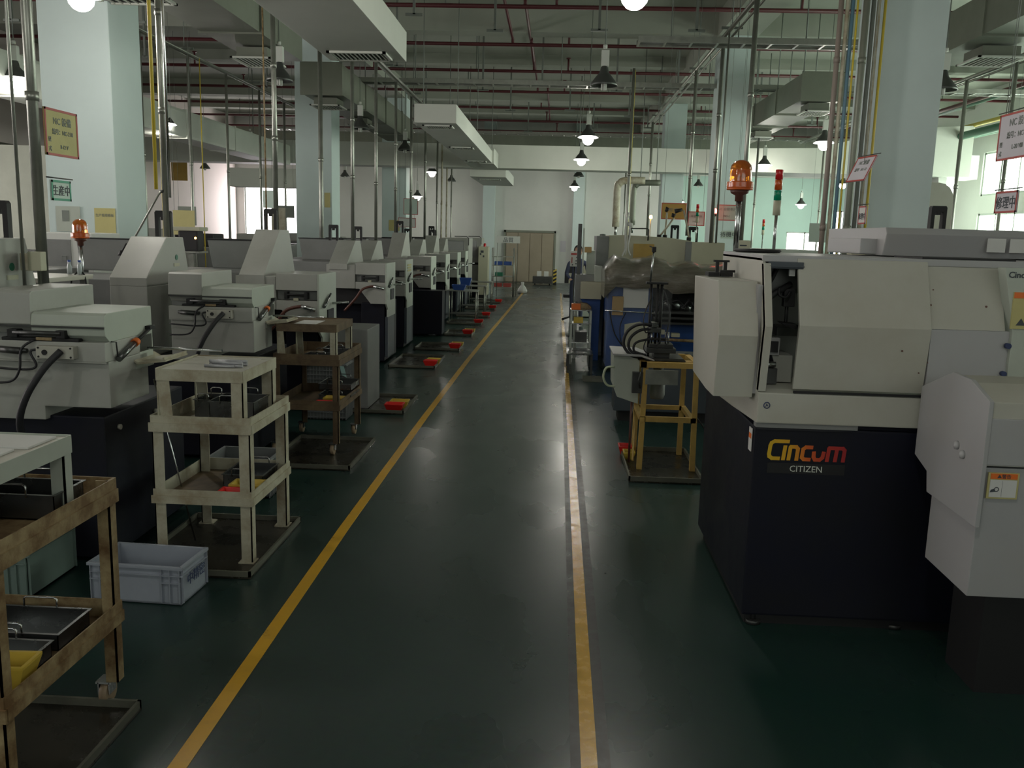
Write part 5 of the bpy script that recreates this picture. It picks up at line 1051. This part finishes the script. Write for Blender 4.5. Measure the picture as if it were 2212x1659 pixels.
MB().box(0.66, 1.10, 6.50, 6.54, 0.80, 0.84).box(0.66, 1.09, 7.02, 7.06, 0.80, 0.84).box(0.66, 0.70, 6.5, 7.06, 0.80, 0.84).box(1.055, 1.095, 6.5, 7.06, 0.80, 0.84).box(0.70, 1.06, 6.6, 6.72, 0.81, 0.835).build('top_frame', 'yellow_frame', t, world=True)
for x in (0.66, 1.06): MB().tube([(x+0.01, 7.0, 0.385), (x-0.02, 6.6, 0.06)], 0.008, 8).build('brace', 'yellow_frame', t, world=True) if x < 1 else None
r = thing('clamping_rig', 'dark steel clamping rig with black hoses on top of the yellow frame', 'machine', (0.8, 6.7, 0.842))
MB().box(0.69, 0.93, 6.46, 6.47, 0.68, 0.79, bev=0.002).build('drip_plate', 'galv', r, world=True)
MB().prism([(0.70, 0.842), (1.0, 0.842), (0.98, 0.86), (0.72, 0.86)], 'y', 6.58, 6.95).build('base_plate', 'dark_steel', r, world=True)
MB().box(0.76, 0.88, 6.62, 6.75, 0.86, 0.90, bev=0.004).box(0.70, 0.92, 6.58, 6.78, 0.90, 0.935, bev=0.004).box(0.72, 0.90, 6.6, 6.76, 0.935, 0.965, bev=0.004).build('vise_body', 'dark_steel', r, world=True)
for x in (0.745, 0.775, 0.85, 0.87): MB().tube([(x, 6.68, 0.965), (x, 6.68, 1.05)], 0.006, 8).build('pin', 'steel', r, world=True)
MB().lathe([(0, 0.52), (0.05, 0.52), (0.06, 0.55), (0.06, 0.70), (0.04, 0.72), (0.04, 0.842), (0, 0.842)], 0.82, 6.78, 20).build('motor', 'mid_grey', r, world=True)
MB().tube([(0.72, 6.66, 0.86), (0.72, 6.66, 1.42)], 0.010, 8).tube([(0.80, 6.66, 0.95), (0.80, 6.66, 1.42)], 0.012, 8).tube([(0.77, 6.66, 0.95), (0.77, 6.66, 1.42)], 0.010, 8).build('guide_rod', 'black', r, world=True)
MB().box(0.68, 0.84, 6.62, 6.70, 1.41, 1.425).build('cross_head', 'black', r, world=True)
MB().tube([(0.71, 6.66, 1.425), (0.725, 6.66, 1.66)], 0.007, 8).build('upper_rod', 'steel', r, world=True)
MB().box(0.71, 0.74, 6.64, 6.68, 1.645, 1.685, bev=0.004).tube([(0.69, 6.66, 1.69), (0.74, 6.66, 1.67)], 0.004, 6).build('rod_clamp', 'black', r, world=True)
MB().box(0.71, 0.80, 6.6, 6.7, 1.05, 1.09, bev=0.004).box(0.73, 0.77, 6.58, 6.66, 1.09, 1.13, bev=0.004).build('valve_block', 'tray_steel', r, world=True)
for k, (pts, rr) in enumerate((([(0.78, 6.62, 1.10), (0.64, 6.6, 1.11), (0.55, 6.6, 1.05), (0.53, 6.6, 0.95), (0.60, 6.6, 0.87), (0.70, 6.62, 0.875)], 0.012), ([(0.78, 6.62, 1.07), (0.66, 6.6, 1.07), (0.58, 6.6, 1.01), (0.57, 6.6, 0.93), (0.63, 6.6, 0.88), (0.70, 6.62, 0.88)], 0.011), ([(0.85, 6.62, 1.0), (0.72, 6.6, 1.0), (0.62, 6.6, 0.97), (0.61, 6.6, 0.91), (0.68, 6.6, 0.885)], 0.009), ([(0.76, 6.62, 1.09), (0.70, 6.6, 1.0), (0.68, 6.6, 0.93), (0.72, 6.6, 0.88)], 0.004), ([(0.79, 6.62, 1.09), (0.80, 6.6, 1.0), (0.77, 6.6, 0.95)], 0.004), ([(0.72, 6.64, 1.30), (0.67, 6.6, 1.17), (0.69, 6.6, 1.05), (0.75, 6.62, 1.1)], 0.005), ([(0.81, 6.64, 1.38), (0.86, 6.6, 1.2), (0.84, 6.6, 1.0), (0.86, 6.62, 0.96)], 0.005))):
    MB().tube(pts, rr, 10, smooth=6).build('hose', 'rubber', r, world=True)
t = thing('switch_box', 'grey electrical box with a sloping lid mounted left on the yellow frame', 'control box', (0.56, 6.75, 0.5))
MB().prism([(0.50, 0.55), (0.66, 0.50), (0.66, 0.83), (0.60, 0.885), (0.46, 0.875), (0.47, 0.62)], 'y', 6.62, 7.0, bev=0.005).build('housing', 'mint_paint', t, world=True)
MB().prism([(0.45, 0.878), (0.66, 0.872), (0.76, 0.842), (0.76, 0.85), (0.665, 0.884), (0.45, 0.89)], 'y', 6.55, 7.02).build('lid', 'ivory_clean', t, world=True)
MB().tube([(0.47, 6.62, 0.78), (0.41, 6.62, 0.77), (0.39, 6.62, 0.70), (0.42, 6.62, 0.64), (0.48, 6.62, 0.63)], 0.009, 8, smooth=6).build('pale_hose', 'hose_white', t, world=True)
MB().box(0.60, 0.68, 6.52, 6.56, 0.60, 0.76, bev=0.004).tube([(0.66, 6.52, 0.76), (0.645, 6.51, 0.70), (0.66, 6.52, 0.64)], 0.007, 8).build('connector', 'dark_steel', t, world=True)
MB().tube([(0.62, 6.7, 0.58), (0.62, 6.7, 0.02)], 0.009, 8).build('support_tube', 'hose_brown', t, world=True)
solo('floor_cable', MB().tube([(1.12, 6.8, 0.40), (1.2, 6.7, 0.30), (1.28, 6.6, 0.22), (1.4, 6.6, 0.22)], 0.006, 8, smooth=5), 'black', 'thin black cable sagging between the yellow frame and the large ivory lathe', 'cable', (1.12, 6.8, 0.4))
solo('electrical_cabinet', box(0.60, 2.3, 8.35, 8.65, 0.10, 0.66, bev=0.01), 'slate', 'low dark slate cabinet standing behind the yellow frame', 'cabinet', (1.4, 8.5, 0.0))
box(0.65, 2.25, 8.38, 8.62, 0.0, 0.10).build('plinth', 'black', bpy.data.objects['electrical_cabinet.002'] if 'electrical_cabinet.002' in bpy.data.objects else None, world=True)
# ============================================================ BLUE MACHINE WRAPPED IN FILM
t = thing('wrapped_machine', 'blue machine wrapped in clear film with a dirty plastic-covered top', 'machine', (1.4, 12.0, 0))
MB().box(0.70, 1.28, 11.62, 12.6, 0.05, 1.14, bev=0.01).box(0.70, 2.3, 12.0, 12.7, 0.05, 0.62, bev=0.01).build('body', 'blue_paint', t, world=True)
box(0.75, 2.3, 11.7, 12.65, 0.0, 0.06).build('plinth', 'black', t, world=True)
tb = MB(); rw = random.Random(11); cols = 26; rowsn = [(11.5, 1.10), (11.46, 1.2), (11.47, 1.32), (11.56, 1.42), (11.8, 1.47), (12.3, 1.48), (12.8, 1.36), (12.85, 1.1)]
grid = []
for i in range(cols+1):
    x = 0.64+i*(2.55-0.64)/cols; s = 0.03*math.sin(i*0.9)+rw.uniform(-0.018, 0.018); taper = 0.0 if i > 1 else 0.07*(2-i)
    grid.append([tb.bm.verts.new((x, y+rw.uniform(-0.02, 0.02), z+s*(1 if z > 1.15 else 0.4)-taper-(0.0 if x < 1.45 else 0.05))) for y, z in rowsn])
for a_, b_ in zip(grid, grid[1:]):
    for k in range(len(rowsn)-1):
        fc = tb.face([a_[k], a_[k+1], b_[k+1], b_[k]]); fc.smooth = True
tb.face(grid[0]); tb.face(list(reversed(grid[-1])))
tb.build('plastic_cover', 'wrap', t, world=True)
pn = box(0.89, 1.22, 11.57, 11.62, 0.84, 1.17, bev=0.006).build('notice_board', 'paper', t, world=True); box(0.91, 1.10, 11.565, 11.57, 1.13, 1.16).build('green_header', 'plastic_green', pn, world=True)
box(0.755, 0.90, 11.56, 11.62, 0.74, 0.985, bev=0.004).build('carton', 'cardboard', t, world=True)
MB().tube([(0.66, 11.55, 0.80), (1.35, 11.5, 0.785)], 0.009, 8).build('rail', 'steel', t, world=True)
MB().prism([(0.93, 0.1), (1.27, 0.1), (1.27, 0.6), (1.13, 0.66), (0.93, 0.62)], 'y', 11.58, 11.62, bev=0.004).build('lower_panel', 'cream', t, world=True)
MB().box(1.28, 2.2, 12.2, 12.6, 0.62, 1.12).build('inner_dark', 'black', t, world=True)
MB().tube([(1.40, 11.8, 0.90), (1.65, 11.8, 0.86)], 0.08, 20).tube([(1.65, 11.8, 0.86), (1.8, 11.8, 0.83)], 0.06, 16).build('motor_cylinder', 'tray_steel', t, world=True)
for k, zz in enumerate((0.62, 0.70, 0.78)): MB().box(1.3, 2.2, 11.75-0.1*k, 12.1, zz, zz+0.03).build('slide_plate', 'dark_steel', t, world=True)
MB().box(1.38, 1.46, 11.6, 11.7, 0.5, 0.56, bev=0.006).box(1.55, 1.66, 11.6, 11.7, 0.47, 0.52, bev=0.006).build('valve', 'cream', t, world=True)
MB().tube([(1.3, 11.6, 0.44), (2.1, 11.6, 0.42)], 0.02, 10).build('bar', 'worn_cream', t, world=True)
for k in range(5):
    MB().tube([(1.3+0.15*k, 11.7, 0.98), (1.38+0.15*k, 11.62, 0.9+0.04*math.sin(k*2)), (1.47+0.14*k, 11.6, 0.95), (1.58+0.13*k, 11.7, 0.86)], 0.014, 8, smooth=5).build('hose', 'rubber', t, world=True)
MB().tube([(0.72, 11.5, 0.80), (0.80, 11.45, 0.5), (0.98, 11.45, 0.28), (1.15, 11.5, 0.2)], 0.008, 8, smooth=6).tube([(0.93, 11.5, 0.78), (0.86, 11.45, 0.6), (0.9, 11.45, 0.35), (1.0, 11.5, 0.25)], 0.006, 8, smooth=6).build('thin_cable', 'black', t, world=True)
fm = MB(); rw = random.Random(4); gr = []
for i in range(31):
    x = 0.66+i*0.022*1.3
    gr.append([fm.bm.verts.new((x, 11.50+rw.uniform(-0.012, 0.012)+(0.12 if i == 0 else 0), 0.06+j*1.08/20)) for j in range(21)])
for a_, b_ in zip(gr, gr[1:]):
    for j in range(20): fc = fm.face([a_[j], a_[j+1], b_[j+1], b_[j]]); fc.smooth = True
fm.build('film_sheet', 'clear_film', t, world=True)
# ============================================================ CREAM BAR FEEDER MACHINE BEHIND
t = thing('bar_feeder', 'long cream bar feeder machine behind the film-wrapped blue machine', 'machine', (1.5, 13.5, 0), 'cream machines')
box(0.58, 0.76, 13.0, 13.9, 0.05, 1.76, bev=0.012).build('end_column', 'mid_grey', t, world=True)
MB().prism([(0.76, 1.1), (1.95, 1.1), (1.95, 1.72), (1.62, 1.76), (1.0, 1.78), (0.76, 1.77)], 'y', 13.05, 13.9, bev=0.008).build('left_housing', 'cream', t, world=True)
box(1.95, 2.43, 13.0, 13.9, 1.1, 1.705, bev=0.012).build('right_housing', 'cream', t, world=True)
box(1.87, 1.955, 13.0, 13.04, 1.3, 1.71).build('joint_strip', 'mid_grey', t, world=True)
box(0.6, 2.4, 13.1, 13.8, 0.0, 1.1).build('base', 'mid_grey', t, world=True)
box(1.12, 1.42, 13.03, 13.05, 1.42, 1.66, bev=0.004).build('amber_window', 'paper_gold', t, world=True)
MB().tube([(1.05, 13.04, 1.70), (1.05, 13.02, 1.86), (1.06, 13.02, 1.875), (1.31, 13.02, 1.88), (1.325, 13.02, 1.865), (1.325, 13.04, 1.71)], 0.010, 8).build('tube_handle', 'dark_steel', t, world=True)
MB().lathe([(0.045, 1.76), (0.04, 1.785), (0.0, 1.79)], 0.67, 13.1, 14).box(0.63, 0.72, 12.99, 13.0, 1.72, 1.735).build('round_cap', 'ink_soft', t, world=True)
for (x, s) in ((1.79, 1.0), (2.07, 1.15)): black_loop(t, x-1.5, 0.2, 1.745 if x < 1.95 else 1.70, s*0.95)
solo('white_straps', MB().tube([(1.02, 12.95, 2.1), (0.98, 12.9, 1.85), (0.99, 12.9, 1.6), (0.95, 12.88, 1.48)], 0.011, 8, smooth=5).tube([(1.03, 12.95, 2.05), (1.05, 12.9, 1.8), (1.03, 12.9, 1.6), (1.07, 12.9, 1.49)], 0.010, 8, smooth=5).tube([(1.01, 12.95, 2.0), (1.01, 12.9, 1.75), (1.0, 12.9, 1.5)], 0.008, 8, smooth=5).tube([(1.02, 12.95, 1.94), (1.06, 12.93, 1.93), (1.06, 12.93, 1.89)], 0.03, 8), 'paper',
     'white plastic straps hanging over the cream machine, tied with a green knot', 'straps', (1.02, 12.95, 2.1))
for k, (x, z0, r_, m_, lab) in enumerate(((1.30, 1.97, 0.10, 'worn_white', 'pale vertical suction duct hanging over the cream machine, left one'), (1.72, 2.03, 0.085, 'galv_duct', 'dark vertical suction duct hanging right of the pale one'))):
    yy = 20+0.7*k; d_ = thing('suction_duct', lab, 'duct', (x, yy, z0), 'suction ducts')
    MB().tube([(x, yy, z0), (x, yy, 2.80), (x+0.04, yy, 2.91), (x+0.16, yy, 2.98), (x+0.6, yy, 2.99)], r_*0.8, 16, smooth=4).build('duct_body', m_, d_, world=True)
    MB().tube([(x, yy, z0-0.18), (x, yy, z0)], 0.03, 10).build('nozzle', 'steel', d_, world=True)
    MB().tube([(x+0.5, yy, 2.98), (x+0.5, yy, ZC)], 0.01, 6).build('hanger_rod', 'hanger', d_, world=True)
def work_lamp(x, y, z, pts, lab, head):
    t = thing('work_lamp', lab, 'lamp', (x, y, z), 'jointed work lamps')
    MB().tube([(0, 0, 0)]+pts, 0.014, 8).build('arm', 'worn_white', t)
    p = Vector(pts[-1]); MB().tube([p+Vector((-0.02, 0, 0.01)), p+Vector(head)], [0.02, 0.035], 10).build('lamp_head', 'black', t)
    MB().tube([(-0.03, 0, 0), (0.03, 0, 0)], 0.03, 10).build('lamp_foot', 'black', t)
work_lamp(1.52, 13.35, 1.77, [(0.13, 0, 0.17), (0.2, 0, 0.28)], 'pale jointed work lamp leaning right, on the cream bar feeder', (0.0, 0, 0.06))
work_lamp(1.62, 13.5, 1.77, [(0.015, 0, 0.36)], 'upright pale work lamp post with a black head, on the cream bar feeder', (0.01, 0, 0.07))
work_lamp(1.965, 13.4, 1.745, [(-0.02, 0, 0.12), (-0.10, 0, 0.42)], 'work lamp with a black head bent left, between the black loops of the right row', (-0.13, 0, -0.02))
t = thing('indicator_lamp', 'glowing red indicator lamp beside the grey red-bordered sign', 'lamp', (2.43, 14.0, 1.70), 'indicator lamps')
MB().tube([(0, 0.02, -1.69), (0, 0.02, 0.42)], 0.010, 8).build('stem', 'worn_white', t)
MB().lathe([(0.0, 0.40), (0.035, 0.41), (0.035, 0.44), (0, 0.45)], n=14).build('socket', 'hose_brown', t); MB().lathe([(0.0, 0.45), (0.032, 0.45), (0.036, 0.48), (0.02, 0.52), (0, 0.525)], n=14).build('red_globe', 'led_red', t)
t = thing('indicator_lamp', 'small glowing amber indicator lamp on a distant pole of the right row', 'lamp', (1.80, 17.4, 1.78), 'indicator lamps')
MB().tube([(0, 0.02, -1.76), (0, 0.02, 0.33)], 0.010, 8).build('stem', 'worn_white', t); MB().lathe([(0.0, 0.33), (0.03, 0.34), (0.032, 0.37), (0.02, 0.40), (0, 0.405)], n=14).build('amber_globe', 'led_amber', t)
# ============================================================ MACHINES FURTHER ALONG THE RIGHT ROW
t = thing('surface_grinder', 'cream and grey machine with a boxy front cover, left of the film-wrapped blue machine', 'machine', (0.46, 12.9, 0), 'cream machines')
box(0.36, 0.655, 12.4, 12.65, 0.88, 1.12, bev=0.008).build('front_box', 'cream', t, world=True)
box(0.29, 0.56, 12.62, 12.95, 0.80, 1.21, bev=0.008).build('body', 'mid_grey', t, world=True)
box(0.55, 0.66, 12.5, 12.75, 1.12, 1.34, bev=0.006).build('side_tower', 'mint_paint', t, world=True)
box(0.30, 0.355, 12.7, 12.78, 1.21, 1.92, bev=0.003).build('column', 'dark_steel', t, world=True); box(0.375, 0.395, 12.7, 12.78, 1.21, 1.86).build('column_strip', 'mint_paint', t, world=True)
box(0.44, 0.56, 12.78, 12.95, 1.2, 1.55, bev=0.01).build('rear_cabinet', 'mint_paint', t, world=True)
box(0.40, 0.50, 12.66, 12.70, 1.52, 1.60, bev=0.01).build('top_box', 'cardboard', t, world=True)
MB().prism([(0.36, 0.88), (0.645, 0.88), (0.645, 0.0), (0.55, 0.0), (0.52, 0.62)], 'y', 12.5, 12.95, bev=0.006).build('blue_stand', 'blue_paint', t, world=True)
MB().prism([(0.36, 0.83), (0.46, 0.82), (0.52, 0.77), (0.50, 0.70), (0.37, 0.73)], 'y', 12.35, 12.5, bev=0.005).build('spout', 'worn_cream', t, world=True)
MB().box(0.29, 0.33, 12.62, 12.68, 0.0, 0.82).box(0.29, 0.33, 12.88, 12.94, 0.0, 0.82).build('frame_post', 'mint_paint', t, world=True)
t = thing('steel_rack', 'grey angle-steel rack with two shelves below the cream boxy machine', 'rack', (0.36, 12.2, 0))
for x in (0.24, 0.50):
    for y in (12.05, 12.33): MB().beam((x, y, 0), (x, y, 0.74), 0.028).build('post', 'mint_paint', t, world=True)
for z in (0.30, 0.56, 0.74): box(0.225, 0.515, 12.035, 12.345, z, z+0.012).build('shelf_board', 'steel', t, world=True)
solo('parts_box', box(0.235, 0.36, 12.1, 12.25, 0.753, 0.83, bev=0.006), 'orange', 'small orange box on the rack beside the cream boxy machine', 'box', (0.3, 12.2, 0.753))
solo('parts_box', box(0.27, 0.40, 12.06, 12.2, 0.573, 0.65, bev=0.006), 'bin_yellow', 'small yellow box below the orange one, on the rack by the cream boxy machine', 'box', (0.33, 12.1, 0.573))
solo('parts_box', box(0.30, 0.46, 12.08, 12.3, 0.313, 0.45, bev=0.006), 'dark_steel', 'dark box on the bottom shelf of the angle-steel rack', 'box', (0.38, 12.2, 0.313))
t = thing('steel_rack', 'low steel rack on the floor at the aisle line, in front of the angle-steel rack', 'rack', (0.32, 11.4, 0))
for x in (0.20, 0.50):
    for y in (11.25, 11.85): MB().beam((x, y, 0), (x, y, 0.24), 0.028).build('post', 'dark_steel', t, world=True)
box(0.18, 0.52, 11.23, 11.87, 0.24, 0.253).build('shelf_board', 'tray_steel', t, world=True)
solo('floor_plate', box(0.38, 0.62, 10.6, 11.0, 0.002, 0.014), 'plate_edge', 'flat grey plate on the floor at the foot of the blue machine', 'plate', (0.5, 10.8, 0.002))
t = thing('control_pendant', 'cream control panel with red digits and buttons, in front of the person', 'control panel', (0.33, 15.5, 1.22))
box(-0.085, 0.085, 0, 0.06, 0, 0.27, bev=0.012).build('panel', 'paper', t); MB().tube([(0.06, 0.05, 0.27), (0.10, 0.3, 0.45)], 0.012, 8).build('arm', 'dark_steel', t); MB().tube([(0.0, 0.05, 0.02), (0.0, 0.05, -1.22)], 0.014, 8).box(-0.1, 0.1, -0.05, 0.15, -1.22, -1.2).build('stand', 'dark_steel', t)
box(-0.07, 0.03, -0.004, 0, 0.2, 0.235).build('display', 'frame_red', t); box(-0.06, -0.045, -0.004, 0, 0.06, 0.16).build('button_column', 'frame_red', t)
for x, z in ((0.02, 0.10), (0.02, 0.05), (-0.04, 0.03), (0.03, 0.16)): MB().tube([(x, 0, z), (x, -0.01, z)], 0.012, 10).build('button', 'ink', t)
for k, (x, y, lab) in enumerate(((0.55, 19.2, 'cream distant machine right of the chair in the right row'), (0.75, 22.0, 'cream distant machine behind the person'), (0.9, 25.5, 'cream distant machine farthest in the right row'))):
    t = thing('machine_cabinet', lab, 'machine', (x, y, 0), 'cream machines')
    box(0, 0.9, 0, 1.3, 0.02, 0.55, bev=0.01).build('base', 'mint_paint', t); box(0.05, 0.85, 0.1, 1.2, 0.55, 1.15, bev=0.02).build('cabinet_body', 'cream', t); box(0.1, 0.4, 0.0, 0.1, 0.6, 0.95, bev=0.01).build('front_cover', 'mint_paint', t)
t = thing('office_chair', 'chair with a rounded black back by the aisle, far right row', 'chair', (0.33, 18.2, 0))
MB().prism([(-0.14, 0.78), (-0.14, 1.0), (-0.12, 1.08), (-0.07, 1.13), (0.0, 1.15), (0.07, 1.13), (0.12, 1.08), (0.14, 1.0), (0.14, 0.78)], 'y', 0.16, 0.20, bev=0.01).build('backrest', 'rubber', t)
box(-0.16, 0.16, -0.2, 0.14, 0.50, 0.56, bev=0.02).build('seat', 'rubber', t); MB().tube([(0, 0, 0.1), (0, 0, 0.5)], 0.02, 8).tube([(0, 0.1, 0.5), (0, 0.2, 0.8)], 0.015, 8).build('stem', 'black', t)
for a_ in range(5): MB().tube([(0, 0, 0.1), (0.2*math.cos(a_*1.257), 0.2*math.sin(a_*1.257), 0.04)], 0.014, 8).build('leg', 'black', t)
solo('cardboard_sign', box(0.27, 0.45, 18.0, 18.03, 0.80, 1.0), 'cream', 'cream board hung on the back of the chair in the far right row', 'board', (0.36, 18.0, 0.8))
# boxes seen over the lathe at the right
for k, (x0, x1, y0, z1, m_, lab) in enumerate(((2.1, 2.78, 9.4, 1.665, 'mint_paint', 'long greenish machine top seen just above the large ivory lathe'), (1.86, 2.0, 9.3, 1.75, 'cream', 'yellowish control box behind the pole of the large amber beacon'), (2.44, 2.56, 7.5, 1.80, 'cream', 'yellowish switch box left of two, below the pipe bundle'), (2.565, 2.68, 7.5, 1.80, 'mint_paint', 'greenish switch box right of two, below the pipe bundle'), (2.45, 3.9, 10.6, 1.58, 'cream', 'cream machine body in the right row behind the greenish machine top'), (3.6, 5.2, 13.0, 1.5, 'mint_paint', 'greenish machine body right of the nearest right column'))):
    o = thing('machine_cabinet' if x1-x0 > 0.5 else 'switch_box', lab, 'machine' if x1-x0 > 0.5 else 'control box', ((x0+x1)/2, y0, 0), 'machine tops right')
    box(x0, x1, y0, y0+(0.9 if x1-x0 > 0.5 else 0.12), 0.0 if x1-x0 > 0.5 else 1.3, z1, bev=0.012).build('housing', m_, o, world=True)
    if x1-x0 > 0.5: box(x0+0.1, x0+0.4, y0-0.01, y0, z1-0.3, z1-0.1, bev=0.004).build('access_door', 'mid_grey', o, world=True)
    else: MB().box((x0+x1)/2-0.01, (x0+x1)/2+0.01, y0+0.04, y0+0.08, 0.0, 1.3).build('stand', 'galv', o, world=True); box(x0+0.03, x1-0.04, y0-0.003, y0, z1-0.06, z1-0.045).build('name_tag', 'ink', o, world=True)
pc = [(4.45, 0), (4.45, 2.56)]+[(4.95+0.2*math.sin(a_), 2.36+0.2*math.cos(a_)) for a_ in (0, 0.4, 0.8, 1.2, 1.57)]+[(5.15, 0)]
solo('tall_cabinet', MB().prism(pc, 'y', 12.0, 12.5), 'ivory_paint', 'tall cream cabinet with a rounded upper corner behind the nearest right column', 'cabinet', (4.8, 12.2, 0))
# ============================================================ PERSON BEHIND THE PANEL
def skin(name, joints, edges, m, parent, sub=2):
    me = bpy.data.meshes.new(name); me.from_pydata([j[:3] for j in joints], edges, []); o = bpy.data.objects.new(name, me); C.objects.link(o); o.parent = parent
    sk = o.modifiers.new('skin', 'SKIN'); sk.use_smooth_shade = True
    for v, j in zip(me.skin_vertices[0].data, joints): v.radius = (j[3], j[4] if len(j) > 4 else j[3])
    me.skin_vertices[0].data[0].use_root = True
    s = o.modifiers.new('sub', 'SUBSURF'); s.levels = sub; s.render_levels = sub
    me.materials.append(M[m]); return o
t = thing('person', 'person with short black hair in dark clothes standing behind the cream control panel', 'person', (0.43, 17.4, 0.0))
J = [(0, 0, 0.86, .13, .09), (0, 0, 1.0, .12, .085), (0, 0, 1.16, .14, .09), (0, 0, 1.26, .10, .07), (0, 0, 1.32, .042), (0, -0.01, 1.38, .05),
     (-0.08, 0, 0.82, .08), (-0.085, 0, 0.45, .055), (-0.09, 0.01, 0.08, .038), (-0.09, -0.12, 0.035, .03),
     (0.08, 0, 0.82, .08), (0.085, 0, 0.45, .055), (0.09, 0.01, 0.08, .038), (0.09, -0.12, 0.035, .03),
     (-0.17, 0, 1.22, .048), (-0.21, -0.02, 1.0, .038), (-0.14, -0.2, 0.92, .028), (0.17, 0, 1.22, .048), (0.21, -0.02, 1.0, .038), (0.14, -0.2, 0.92, .028)]
Eg = [(0, 1), (1, 2), (2, 3), (3, 4), (4, 5), (0, 6), (6, 7), (7, 8), (8, 9), (0, 10), (10, 11), (11, 12), (12, 13), (3, 14), (14, 15), (15, 16), (3, 17), (17, 18), (18, 19)]
skin('body', J, Eg, 'cloth', t)
hd = MB(); bmesh.ops.create_uvsphere(hd.bm, u_segments=24, v_segments=16, radius=0.085)
for v in hd.bm.verts:
    v.co.z *= 1.25; v.co.x *= 0.9
    if v.co.y < -0.06 and abs(v.co.x) < 0.018 and abs(v.co.z+0.01) < 0.03: v.co.y -= 0.02
    v.co += Vector((0, -0.01, 1.45))
for f_ in hd.bm.faces: f_.smooth = True
hd.build('head', 'skin', t)
hr = MB(); bmesh.ops.create_uvsphere(hr.bm, u_segments=24, v_segments=16, radius=0.096)
bmesh.ops.delete(hr.bm, geom=[v for v in hr.bm.verts if v.co.z < -0.03 or (v.co.y < -0.05 and v.co.z < 0.045)], context='VERTS')
for v in hr.bm.verts: v.co.z *= 1.2; v.co.x *= 0.95; v.co += Vector((0, -0.002, 1.465))
hr.build('hair', 'hair', t)
for s_ in (-1, 1):
    px, py, pz = s_*0.14, -0.2, 0.92
    MB().box(px-0.022, px+0.022, py-0.06, py, pz-0.012, pz+0.012, bev=0.008).build('palm', 'skin', t)
    for k in range(4): MB().tube([(px-0.018+0.012*k, py-0.055, pz), (px-0.018+0.012*k, py-0.085+0.004*abs(k-1.5), pz-0.008), (px-0.018+0.012*k, py-0.10+0.006*abs(k-1.5), pz-0.022)], 0.0052, 6).build('finger', 'skin', t)
    MB().tube([(px-s_*0.02, py-0.015, pz), (px-s_*0.038, py-0.045, pz-0.008)], 0.006, 6).build('thumb', 'skin', t)
